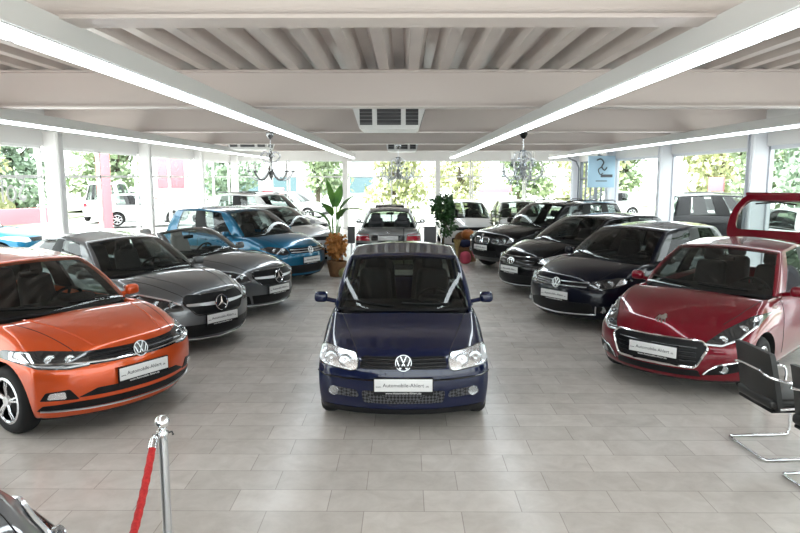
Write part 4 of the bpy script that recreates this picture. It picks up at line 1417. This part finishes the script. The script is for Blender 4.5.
# ---- plainer cars farther back and outside: same care for the outline, fewer fittings
def plain_car(name, loc, deg, pt, label, L=4.2, W=1.75, H=1.48, suv=False, front=True, dark_roof=False, rear=False, cabin=True, group=CARG):
    z = .10 if suv else 0
    S = dict(L=L, W=W, H=H, cowl=1.08, rear_base=L-.28, roof_front=1.9, roof_rear=L-.48, axles=(.86, L-.78), r=.32+z*.3,
             top=[(0, .76+z), (.25, .83+z), (.6, .90+z), (1.08, .98+z), (1.7, .98+z), (L-.4, 1.03+z), (L, .94+z)],
             rows=[.18+z*.6, .35+z, .56+z, .66+z], nose=[.08, .0, .0, .03, .11], tail=[.06, .0, 0, .03, .07], setback=.36, ftaper=.05,
             side=ST5, xt=.70, paint=pt, crown=.05, glass_roof=dark_roof)
    c = Car(name, S, loc, deg)
    tag(c.root, label, 'car', group)
    c.patch(round_poly([(-.5, .66+z), (.5, .66+z), (.52, .755+z), (-.52, .755+z)], .03), 'front', 'grille', M['black'], off=.005)
    for sd in (1, -1):
        h = c.patch(round_poly([(sd*q, w+z) for q, w in [(.53, .66), (.68, .64), (.82, .69), (.85, .79), (.78, .81), (.54, .755)]], .025), 'front', 'headlight', M['reflector'], off=.006)
        c.patch(round_poly([(sd*q, w+z) for q, w in [(.62, .68), (.83, .68), (.82, .86), (.66, .86)]], .025), 'rear', 'tail_lamp', M['tail_red'], off=.006)
    c.patch(round_poly([(-.55, .27+z), (.55, .27+z), (.55, .42+z), (-.55, .42+z)], .03), 'front', 'lower_grille', M['black'], off=.005)
    c.plate(.52+z, sub=False)
    c.panel_lines(doors=[[(1.45, .36+z), (1.5, .98+z)], [(2.55, .36+z), (2.6, .99+z)]])
    if suv: c.rails(.56, 2.15, L-.6, H+.05, M['lampdark'])
    c.wheels('seven'); c.mirrors(1.52, 1.03+z)
    if cabin: c.cabin(seat=M['seat_grey'])
    return c
plain_car('hatchback_car', (-1.95, 17.35), 56, P_['silver'], 'silver car behind the bright blue hatchback, its nose hidden by the banana plant')
plain_car('off_road_car', (-2.55, 20.4), 62, P_['white'], 'tall white car with dark glass roof, only its roof showing above the blue hatchback', L=4.45, W=1.82, H=1.76, suv=True, dark_roof=True)
plain_car('hatchback_car', (2.02, 20.3), 0, P_['white'], 'white car between the ficus and the broad-leaved shrub at the back')
plain_car('hatchback_car', (3.95, 20.8), 0, P_['white'], 'white car farther right at the back, behind the black off-roader')

# next car of the left row, only one front corner in view
coupe = [o for o in COL.objects if o.name.startswith('coupe_car')][0]
fc = copy_tree(coupe)
fc.location = (-1.36, 1.97, 0); fc.rotation_euler = (0, 0, radians(77))
fc['label'] = 'grey car whose front corner fills the lower left edge of the photo'

# ================================================================ ROPE STANDS
M['rope'] = noise_col(mat('red_rope', (0.5, 0.02, 0.02), 0.75), (0.38, 0.010, 0.012), (0.60, 0.03, 0.03), 60)
def stanchion(x, y, label):
    r = tag(empty('stanchion', (x, y, 0)), label, 'rope stand', 'chrome rope stands')
    bm = bmesh.new(); lathe(bm, [(.0001, 0), (.16, 0), (.16, .012), (.13, .03), (.04, .05), (.0001, .05)], seg=32); fin(bm, 'base', M['chrome'], r)
    bm = bmesh.new(); lathe(bm, [(.0001, .04), (.025, .04), (.025, .92), (.0001, .92)], seg=20); fin(bm, 'post', M['silver'], r)
    bm = bmesh.new(); lathe(bm, [(.0001, .905), (.031, .905), (.034, .92), (.031, .935), (.022, .94), (.022, .955), (.0001, .955)], seg=20); fin(bm, 'collar', M['chrome'], r)
    bm = bmesh.new(); bmesh.ops.create_uvsphere(bm, u_segments=20, v_segments=14, radius=.040, matrix=Matrix.Translation((0, 0, .985))); fin(bm, 'ball', M['chrome'], r)
    bm = bmesh.new()
    for k in range(4):
        a = k*pi/2 + .6; tube(bm, [(cos(a)*.02, sin(a)*.02, .915), (cos(a)*.05, sin(a)*.05, .92), (cos(a)*.055, sin(a)*.055, .90)], .006, 6)
    fin(bm, 'hook', M['lampdark'], r)
stanchion(-1.325, 3.42, 'chrome rope stand with a ball top, in front of the orange hatchback')
ra, rb = Vector((-1.352, 3.36, .905)), Vector((-1.03, 1.50, .905))
pts = []
for k in range(61):
    t = k/60; p = ra.lerp(rb, t); p.z -= 4*.30*t*(1-t); pts.append(p)
bm = bmesh.new(); tube(bm, pts, .02, 10, rads=[.0175 + .003*(k % 2) for k in range(61)])
rope = tag(empty('barrier_rope', (-1.345, 3.375, 0)), 'red velvet barrier rope hanging from the chrome stand', 'rope')
o = fin(bm, 'rope', M['rope'], rope); o.location = (1.345, -3.375, 0)
bm = bmesh.new(); tube(bm, [ra + Vector((0, .02, .015)), ra, pts[1]+(pts[1]-pts[0])*.6], .022, 10, rads=[.012, .024, .024])
o = fin(bm, 'rope_end', M['chrome'], rope); o.location = (1.345, -3.375, 0)
stanchion(-1.035, 1.42, 'chrome rope stand below the lower edge of the picture')

# ================================================================ CANTILEVER CHAIRS
M['leather'] = mat('black_leather', (0.012, 0.012, 0.012), 0.42)
def chair(x, y, deg, label):
    """faces +x in its own frame; origin at the middle of the rear floor bar."""
    r = tag(empty('cantilever_chair', (x, y, 0), radians(deg)), label, 'chair', 'black chairs beside the red car')
    w = .26
    def frame_side(s_):
        return smooth_poly([(.0, s_*w, .014), (.25, s_*w, .014), (.50, s_*w, .014), (.56, s_*w, .05), (.555, s_*w, .25), (.545, s_*w, .42), (.50, s_*w, .455), (.30, s_*w, .45), (.10, s_*w, .44)], 5, False)
    bm = bmesh.new()
    a = [Vector(p) for p in frame_side(1)]; b = [Vector(p) for p in frame_side(-1)]
    cor = [(.02, -w*.99, .014), (.0, -w*.9, .014), (-.005, 0, .014), (.0, w*.9, .014), (.02, w*.99, .014)]
    tube(bm, list(reversed(b))[:-1] + cor + a[1:], .0125, 10)
    fin(bm, 'base_frame', M['chrome'], r)
    st = rbox(.28, 0, .475, .50, .50, .085, .03, 3); fin(st, 'seat', M['leather'], r)
    sp = rbox(.28, 0, .415, .46, .47, .03, .01, 2); fin(sp, 'seat_shell', M['black'], r)
    # back: a curved leaning panel
    bm = bmesh.new(); n = 10; V = {}
    for i in range(n+1):
        v = i/n; z = .42 + .50*v; xx = .05 - .10*v**1.2
        for j in range(9):
            u = -1 + 2*j/8; wd = .265 - .02*v
            for k, off in ((0, 0), (1, .045)):
                V[i, j, k] = bm.verts.new((xx + off + .035*u*u, u*wd, z - (.02*u*u if v > .9 else 0)))
    for i in range(n):
        for j in range(8):
            bm.faces.new((V[i,j,0], V[i,j+1,0], V[i+1,j+1,0], V[i+1,j,0])); bm.faces.new((V[i,j,1], V[i+1,j,1], V[i+1,j+1,1], V[i,j+1,1]))
    for i in range(n):
        for j in (0, 8): bm.faces.new((V[i,j,0], V[i+1,j,0], V[i+1,j,1], V[i,j,1]))
    for j in range(8):
        for i in (0, n): bm.faces.new((V[i,j,0], V[i,j+1,0], V[i,j+1,1], V[i,j,1]))
    fin(bm, 'backrest', M['leather'], r)
    for s_ in (-1, 1):
        bm = bmesh.new()
        tube(bm, smooth_poly([(.0, s_*.12, .735), (.0, s_*.23, .715), (.08, s_*.285, .69), (.24, s_*.29, .655), (.44, s_*.285, .65), (.50, s_*.28, .60), (.49, s_*.27, .46)], 5, False), .0115, 8)
        ao = fin(bm, 'armrest', M['chrome'], r)
        pd = rbox(.30, s_*.288, .672, .26, .045, .022, .009, 2); fin(pd, 'arm_pad', M['leather'], ao)
    bm = bmesh.new(); tube(bm, [(-.004, -.13, .735), (-.008, 0, .737), (-.004, .13, .735)], .0115, 8); fin(bm, 'back_bar', M['chrome'], r)
    return r
chair(2.92, 5.38, 4, 'black leather cantilever chair standing beside the red hatchback, sled base in view')
chair(2.97, 4.62, 6, 'second black chair, cut off by the right edge of the photo')

# ================================================================ PLANTS AND AUTUMN DISPLAYS
M['leaf_a'] = noise_col(mat('banana_leaf', (0.06, 0.19, 0.03), 0.4), (0.035, 0.13, 0.02), (0.13, 0.30, 0.04), 3)
M['leaf_b'] = noise_col(mat('ficus_leaf', (0.02, 0.07, 0.02), 0.4), (0.012, 0.05, 0.012), (0.045, 0.12, 0.03), 6)
M['trunk'] = mat('plant_stem', (0.12, 0.09, 0.05), 0.8)
M['pot'] = mat('terracotta', (0.20, 0.09, 0.05), 0.7)
M['pot_g'] = mat('planter_grey', (0.30, 0.30, 0.29), 0.5)
M['soil'] = mat('soil', (0.03, 0.02, 0.015), 0.95)
M['autumn'] = noise_col(mat('dry_leaves', (0.35, 0.13, 0.03), 0.8), (0.34, 0.13, 0.03), (0.62, 0.28, 0.08), 9)
M['pumpkin'] = noise_col(mat('pumpkin_skin', (0.50, 0.16, 0.03), 0.45), (0.42, 0.11, 0.02), (0.58, 0.22, 0.05), 5)
M['gourd'] = noise_col(mat('gourd_skin', (0.30, 0.30, 0.12), 0.5), (0.20, 0.24, 0.08), (0.45, 0.36, 0.16), 5)
M['straw'] = noise_col(mat('straw', (0.50, 0.36, 0.14), 0.8), (0.38, 0.26, 0.09), (0.60, 0.46, 0.2), 20)
M['cloth_blue'] = mat('cloth_blue', (0.015, 0.022, 0.07), 0.85)
M['cloth_pink'] = mat('cloth_pink', (0.55, 0.08, 0.13), 0.85)
M['wicker'] = noise_col(mat('wicker', (0.20, 0.10, 0.04), 0.7), (0.13, 0.06, 0.025), (0.27, 0.14, 0.06), 30, stretch=(1, 1, 4))

def pot(parent, r, h, m):
    bm = bmesh.new(); lathe(bm, [(.0001, 0), (r*.72, 0), (r*.95, h*.9), (r, h*.9), (r, h), (r*.88, h), (r*.86, h-.05), (.0001, h-.05)], seg=24); fin(bm, 'pot', m, parent)
    bm = bmesh.new(); lathe(bm, [(.0001, h-.03), (r*.86, h-.045)], seg=20); fin(bm, 'soil', M['soil'], parent)

def blade(bm, base, tip_dir, length, width, bend, n=7):
    d = Vector(tip_dir).normalized(); side = d.cross(Vector((0, 0, 1)))
    if side.length < .01: side = Vector((1, 0, 0))
    side.normalize(); p = Vector(base); L = []; 
    for i in range(n+1):
        t = i/n; w = width*sin(pi*min(1, .06+t*.94)**.8)*.5
        up = side.cross(d).normalized()
        L.append((bm.verts.new(p - side*w + up*w*.25), bm.verts.new(p), bm.verts.new(p + side*w + up*w*.25)))
        p = p + d*(length/n); d = (d + Vector((0, 0, -bend/n))).normalized()
    for i in range(n):
        for k in (0, 1): bm.faces.new((L[i][k], L[i][k+1], L[i+1][k+1], L[i+1][k]))

def banana(x, y):
    r = tag(empty('banana_plant', (x, y, 0)), 'tall banana plant with broad bright green leaves beside the blue hatchback', 'plant')
    pot(r, .22, .62, M['pot_g'])
    for k, (az, el, ln, wd, b, h) in enumerate([(2.2, 1.25, .75, .20, .5, 1.45), (.5, .9, .62, .30, .6, 1.35), (1.2, 1.1, .62, .30, .3, 1.45), (-.1, .35, .6, .24, .9, 1.35), (3.4, .6, .62, .22, 1.1, 1.2), (4.3, .8, .55, .26, .9, 1.25), (5.4, .9, .5, .26, 1.0, 1.15), (2.9, 1.0, .5, .22, .9, 1.0)]):
        dirv = Vector((cos(az)*cos(el), sin(az)*cos(el)*.7, sin(el)))
        h += .14; bm = bmesh.new(); base = Vector((dirv.x*.22, dirv.y*.22, h)); blade(bm, base, dirv, ln, wd, b)
        lf = fin(bm, 'leaf', M['leaf_a'], r)
        bm = bmesh.new(); tube(bm, [(cos(az)*.05, sin(az)*.05, .48), (cos(az)*.09, sin(az)*.09, .9), base], .013, 6); fin(bm, 'leaf_stalk', M['leaf_a'], lf)
    return r
banana(-1.70, 15.85)

def scatter_leaves(bm, n, fn, lmin, lmax, rnd):
    for _ in range(n):
        c, nrm = fn(rnd)
        l = rnd.uniform(lmin, lmax); a = Vector((rnd.gauss(0, 1), rnd.gauss(0, 1), rnd.gauss(0, 1)-.4)).normalized()
        b = a.cross(Vector((rnd.gauss(0, 1), rnd.gauss(0, 1), rnd.gauss(0, 1)))).normalized()
        p = [c, c+a*l*.5+b*l*.28, c+a*l, c+a*l*.5-b*l*.28]
        bm.faces.new([bm.verts.new(q) for q in p])

def ellip(cx, cy, cz, rx, ry, rz, fill=.55):
    def fn(rnd):
        v = Vector((rnd.gauss(0, 1), rnd.gauss(0, 1), rnd.gauss(0, 1))).normalized()*(fill+(1-fill)*rnd.random())
        return Vector((cx+v.x*rx, cy+v.y*ry, cz+v.z*rz)), v
    return fn

def ficus(x, y):
    r = tag(empty('potted_ficus', (x, y, 0)), 'dense dark green ficus in a pot, right of the grey saloon', 'plant')
    pot(r, .22, .42, M['pot_g'])
    bm = bmesh.new(); tube(bm, [(0, 0, .36), (.03, 0, .8), (0, .02, 1.3)], .025, 8); tube(bm, [(.03, 0, .8), (.12, .05, 1.2)], .015, 6); fin(bm, 'trunk', M['trunk'], r)
    rnd = random.Random(3); bm = bmesh.new()
    scatter_leaves(bm, 700, ellip(0, 0, 1.52, .34, .34, .36), .09, .16, rnd); scatter_leaves(bm, 300, ellip(.12, -.05, 1.08, .24, .24, .36), .08, .14, rnd)
    o = fin(bm, 'foliage', M['leaf_b'], r, False); o['kind'] = 'stuff'
ficus(1.02, 17.6)

def shrub(x, y, label, seed):
    r = tag(empty('rubber_plant', (x, y, 0)), label, 'plant', 'broad-leaved shrubs at the back')
    pot(r, .2, .4, M['pot']); rnd = random.Random(seed)
    for k in range(3):
        a = rnd.uniform(0, 6.28); top = Vector((cos(a)*.16, sin(a)*.16, rnd.uniform(1.25, 1.5)))
        bm = bmesh.new(); tube(bm, [(cos(a)*.03, sin(a)*.03, .35), top], .012, 6); st = fin(bm, 'stem', M['trunk'], r)
        for q in range(8):
            t = .35 + .65*q/7; p = Vector((cos(a)*.03, sin(a)*.03, .35)).lerp(top, t); b = q*2.4 + k
            bm = bmesh.new(); blade(bm, p, (cos(b), sin(b), .55), .26, .13, .8, 5); fin(bm, 'leaf', M['leaf_b'], st)
shrub(2.62, 18.9, 'broad-leaved shrub between the white car and the black off-roader', 4)
shrub(3.25, 19.3, 'broad-leaved shrub farther right, behind the bonnet of the black off-roader', 9)

def pumpkin(x, y, z, rr, m, name, label, parent=None):
    bm = bmesh.new(); seg = 32; prof = [(.0001, -.72), (.45, -.70), (.85, -.42), (1, 0), (.86, .42), (.45, .68), (.12, .62), (.0001, .58)]
    lathe(bm, [(a*rr, b*rr) for a, b in prof], (0, 0, .72*rr), seg)
    for v in bm.verts:
        a = atan2(v.co.y, v.co.x); f = 1 - .07*abs(sin(a*5)); v.co.x *= f; v.co.y *= f
    r = tag(empty(name, (x, y, z)), label, name)
    fin(bm, 'flesh', m, r)
    bm = bmesh.new(); tube(bm, [(0, 0, 1.28*rr), (.01, 0, 1.45*rr), (.04, .01, 1.6*rr)], .02, 7, rads=[.03, .018, .014]); fin(bm, 'stalk', M['trunk'], r)

# left: dry autumn leaves around the planter, gourd on the floor
r = tag(empty('autumn_arrangement', (-1.60, 15.26, 0)), 'orange and brown dry leaf arrangement in a wicker basket below the banana plant', 'dried flowers')
bm = bmesh.new(); lathe(bm, [(.0001, 0), (.17, 0), (.22, .25), (.24, .36), (.21, .36), (.18, .25), (.0001, .22)], seg=22); fin(bm, 'basket', M['wicker'], r)
rnd = random.Random(5); bm = bmesh.new(); scatter_leaves(bm, 520, ellip(0, 0, .72, .24, .22, .32, .4), .08, .15, rnd); o = fin(bm, 'dry_leaves', M['autumn'], r, False); o['kind'] = 'stuff'
pumpkin(-1.36, 14.9, 0, .17, M['gourd'], 'gourd', 'greenish tan gourd on the floor beside the blue hatchback')
# right: pumpkin, blue cloth, straw and pink cloth in a wicker chair
r = tag(empty('wicker_armchair', (1.72, 18.1, 0), .2), 'brown wicker armchair holding the autumn display beside the black off-roader', 'armchair')
bm = bmesh.new(); lathe(bm, [(.0001, .0), (.26, .0), (.24, .30), (.30, .34), (.30, .40), (.0001, .40)], seg=24); fin(bm, 'seat', M['wicker'], r)
bm = bmesh.new(); V = {}
for i in range(7):
    for j in range(13):
        a = pi*(-.08 + 1.16*j/12); rad = .30 + .05*i/6; z = .38 + (.16 + .26*sin(pi*min(max((j/12), 0), 1))**1.5)*i/6
        for k in (0, 1): V[i, j, k] = bm.verts.new((cos(a)*(rad-.03*k), sin(a)*(rad-.03*k), z))
for i in range(6):
    for j in range(12):
        bm.faces.new((V[i,j,0], V[i,j+1,0], V[i+1,j+1,0], V[i+1,j,0])); bm.faces.new((V[i,j,1], V[i+1,j,1], V[i+1,j+1,1], V[i,j+1,1]))
for j in range(12): bm.faces.new((V[6,j,0], V[6,j+1,0], V[6,j+1,1], V[6,j,1])); bm.faces.new((V[0,j,0], V[0,j,1], V[0,j+1,1], V[0,j+1,0]))
for i in range(6):
    for j in (0, 12): bm.faces.new((V[i,j,0], V[i+1,j,0], V[i+1,j,1], V[i,j,1]))
fin(bm, 'backrest', M['wicker'], r)
pumpkin(1.74, 18.12, .60, .19, M['pumpkin'], 'pumpkin', 'large orange pumpkin on top of the display beside the black off-roader')
def cushion(x, y, z, sx, sy, sz, m, name, label, rz=0, tilt=0):
    b = rbox(0, 0, sz/2, sx, sy, sz, sz*.45, 4)
    for v in b.verts:
        k = 1 - .35*(abs(v.co.x)/(sx/2))**3*(abs(v.co.y)/(sy/2))**3; v.co.z = sz/2 + (v.co.z-sz/2)*k
    o = fin(b, name, m); o.location = (x, y, z); o.rotation_euler = (tilt, 0, rz); tag(o, label, name)
cushion(1.66, 17.96, .40, .30, .26, .20, M['cloth_blue'], 'cushion', 'dark blue cushion below the orange pumpkin', .4)
cushion(1.86, 18.1, .40, .12, .24, .16, M['straw'], 'straw_bundle', 'straw coloured bundle beside the blue cushion in the wicker chair', .2)
bm = bmesh.new(); rnd = random.Random(8)
for k in range(26):
    a = rnd.uniform(-.6, .6); tube(bm, [(rnd.uniform(-.03, .03), rnd.uniform(-.03, .03), .0), (rnd.uniform(-.02, .02), 0, .28), (sin(a)*.18, rnd.uniform(-.08, .08), .62)], .008, 5)
o = fin(bm, 'straw_sheaf', M['straw']); o.location = (1.42, 17.78, 0); tag(o, 'straw sheaf standing on the floor in front of the blue cushion', 'straw sheaf')
cushion(1.62, 17.45, 0, .30, .26, .34, M['cloth_pink'], 'cloth_bag', 'pink cloth bag on the floor beside the straw sheaf', .3)

# dark display panels either side of the saloon
M['panel_grey'] = mat('panel_grey', (0.085, 0.085, 0.09), 0.5)
for x, w, lb in ((-1.33, .18, 'dark grey display panel on a stand, left of the grey saloon'), (.62, .30, 'dark grey display panel on a stand, right of the grey saloon')):
    r = tag(empty('display_panel', (x, 16.2, 0)), lb, 'display panel', 'display panels beside the saloon')
    fin(rbox(0, 0, .89, w, .05, .42, .01, 2), 'panel', M['panel_grey'], r)
    fin(rbox(0, .03, .36, .05, .04, .70, .008, 1), 'post', M['silver'], r)
    fin(rbox(0, .0, .012, .22, .26, .024, .008, 2), 'foot', M['silver'], r)

# ================================================================ OUTSIDE
M['yard'] = noise_col(mat('yard_paving', (0.50, 0.50, 0.49), 0.8), (0.46, 0.46, 0.45), (0.55, 0.55, 0.54), .4)
bm = bmesh.new(); box(bm, 0, 40, -.16, 220, 220, .1); struct(bm, 'exterior_ground', M['yard'])
M['grass'] = noise_col(mat('verge_grass', (0.3, 0.34, 0.22), 0.9), (0.27, 0.31, 0.2), (0.36, 0.38, 0.28), 2)
for nm, c_ in (('left', (-24, 26, 9, 70)), ('back', (2, 47, 50, 8)), ('right', (24, 26, 9, 70))):
    bm = bmesh.new(); box(bm, c_[0], c_[1], -.08, c_[2], c_[3], .1); tag(fin(bm, 'exterior_verge', M['grass'], None, False), kind='structure')
TREEM = []
for k, (c1, c2) in enumerate([((.25, .33, .20), (.40, .47, .29)), ((.36, .39, .20), (.54, .55, .32)), ((.20, .28, .21), (.33, .42, .30))]):
    TREEM.append(noise_col(mat('tree_leaves_%d' % k, c2, 0.7), c1, c2, .8))
M['bark'] = mat('bark', (0.10, 0.08, 0.06), 0.9)
protos = []
for k in range(3):
    rnd = random.Random(20+k)
    rt = empty('tree', (0, 0, 0)); rt['category'] = 'tree'
    bm = bmesh.new(); tube(bm, [(0, 0, 0), (.05, 0, 1.6), (0, .1, 3.4), (.1, 0, 4.8)], .15, 8, rads=[.20, .15, .11, .05])
    for q in range(5):
        a = q*1.3; tube(bm, [(0, 0, 2.0+q*.3), (cos(a)*1.0, sin(a)*1.0, 3.2+q*.3)], .05, 6, rads=[.07, .03])
    fin(bm, 'trunk', M['bark'], rt)
    bm = bmesh.new()
    for q in range(18):
        a = rnd.uniform(0, 6.28); d = rnd.uniform(0, 2.0); z = rnd.uniform(1.0, 6.0)
        scatter_leaves(bm, 150, ellip(cos(a)*d, sin(a)*d, z, 1.2, 1.2, .95, .4), .28, .55, rnd)
    o = fin(bm, 'foliage', TREEM[k], rt, False); o['kind'] = 'stuff'
    protos.append(rt)
KIND = ['mid green', 'yellow green', 'dark bluish green']
TR = []
for i, (x, y, k, s_) in enumerate([(-21, 8, 0, 1), (-22.5, 13.5, 1, .9), (-20.5, 19, 2, 1), (-22, 25, 0, 1.1), (-21, 31, 1, 1), (-22.5, 38, 2, 1.1), (-20, 46, 0, 1.2),
        (-14, 52, 2, 1), (-7, 53, 0, 1), (-.8, 50, 1, 1.0), (3.6, 44.5, 1, .8), (8.6, 50, 0, 1), (12.2, 44.5, 1, .9), (17, 51, 0, 1.1),
        (20.5, 43, 1, 1), (19, 36, 0, 1.15), (18.5, 29.3, 2, 1.1), (19.2, 22.6, 0, 1.1), (18.2, 15.8, 2, 1.1), (18.6, 9, 0, 1.1), (17.5, 2, 2, 1.1)]):  # right row set close and enlarged, partly out of view, to darken that side
    o = protos[k] if k not in TR else copy_tree(protos[k]); TR.append(k)
    o.location = (x, y, -.06); o.rotation_euler = (0, 0, i*1.7); o.scale = (s_, s_, s_*(.9+.04*(i % 5)))
    side = 'beyond the left glass wall' if x < -16 else 'beyond the right glass wall' if x > 17.2 else 'beyond the back glass wall'
    o['group'] = 'trees outside, %s, %s' % (KIND[k], side); o['label'] = '%s leafy tree outside %s' % (KIND[k], side)
    o['category'] = 'tree'
# red pylons, a red board and a low building outside
M['sign_red'] = mat('sign_red', (0.62, 0.16, 0.19), 0.6)  # red lifted towards pink: the veil of glare outside is in this colour
def board(x, y, w, z0, z1, deg, label, m='sign_red', name='sign_board'):
    r = tag(empty(name, (x, y, -.1), radians(deg)), label, 'sign')
    fin(rbox(0, 0, (z0+z1)/2+.1, w, .25, z1-z0, .02, 2), 'board', M[m], r)
    if z0 > .2:
        for sx in (-.4, .4): fin(rbox(sx*w, 0, (z0+.1)/2, .1, .1, z0+.1, .01, 1), 'post', M['wall_white'], r)
board(-13.5, 29.5, .55, 0, 3.7, 40, 'slim tall red pylon outside the second window of the left glass wall', name='sign_pylon')
board(-12.6, 35.5, 1.4, 1.7, 3.3, 35, 'red board on posts outside the third window of the left glass wall')
board(-14.9, 25.2, 2.2, .5, 1.1, 60, 'low red board in the yard beyond the left glass wall')
board(-8.2, 41, 1.3, 1.2, 1.65, 0, 'small low red board outside behind the left chandelier')
board(5.6, 41, 2.0, 1.35, 1.8, 0, 'small red board standing in for orange-red foliage outside, behind the white car at the back')  # plain board added in place of reddish foliage
board(15.5, 33.0, .7, 1.6, 2.3, -40, 'small red board outside the right glass wall')
M['facade_w'] = mat('building_white', (0.55, 0.57, 0.58), 0.7)
M['facade_g'] = mat('building_window', (0.10, 0.16, 0.18), 0.2)
r = tag(empty('office_building', (-9.5, 66, -.1)), 'low white building with dark windows far behind the back glass wall', 'building')
fin(rbox(0, 0, 3.2, 22, 8, 6.4, .05, 1), 'wall', M['facade_w'], r)
for k in range(6):
    for z in (1.7, 4.6): fin(rbox(-9+3.6*k, -4.02, z, 2.2, .08, 1.5, .02, 1), 'window', M['facade_g'], r)
fin(rbox(0, 0, 6.5, 22.6, 8.6, .25, .03, 1), 'roof', M['wall_white'], r)
OUTG = 'cars parked outside'
plain_car('parked_car', (-9.6, 17.4), 100, P_['blue'], 'blue car parked outside the first window of the left glass wall', cabin=False, group=OUTG)
plain_car('parked_car', (-17.4, 43.0), 180, P_['white'], 'white car parked far outside beyond the left glass wall', cabin=False, group=OUTG)
plain_car('parked_car', (-11.0, 33.2), 120, P_['silver'], 'silver car parked outside beyond the third left column', cabin=False, group=OUTG)
plain_car('parked_van', (-16.6, 38.6), 190, P_['white'], 'white van parked far outside the second left window', L=4.9, W=1.9, H=2.0, suv=True, cabin=False, group=OUTG)
plain_car('parked_car', (-4.2, 36.0), 75, P_['silver'], 'silver car parked outside behind the left chandelier', cabin=False, group=OUTG)
plain_car('parked_car', (9.0, 36.5), -80, P_['white'], 'white car parked outside behind the back right windows', cabin=False, group=OUTG)
plain_car('parked_off_road_car', (12.9, 21.6), 90, P_['black'], 'black off-roader with roof rails parked outside the right glass wall', L=4.7, W=1.85, H=1.74, suv=True, cabin=False, group=OUTG)
plain_car('parked_car', (15.0, 26.5), 80, P_['white'], 'white car parked outside the right glass wall behind the black off-roader', cabin=False, group=OUTG)
plain_car('parked_car', (13.6, 17.6), 95, P_['silver'], 'silver car parked outside the right glass wall, beyond the raised red tailgate', cabin=False, group=OUTG)
for m in TMP_MATS: bpy.data.materials.remove(m)
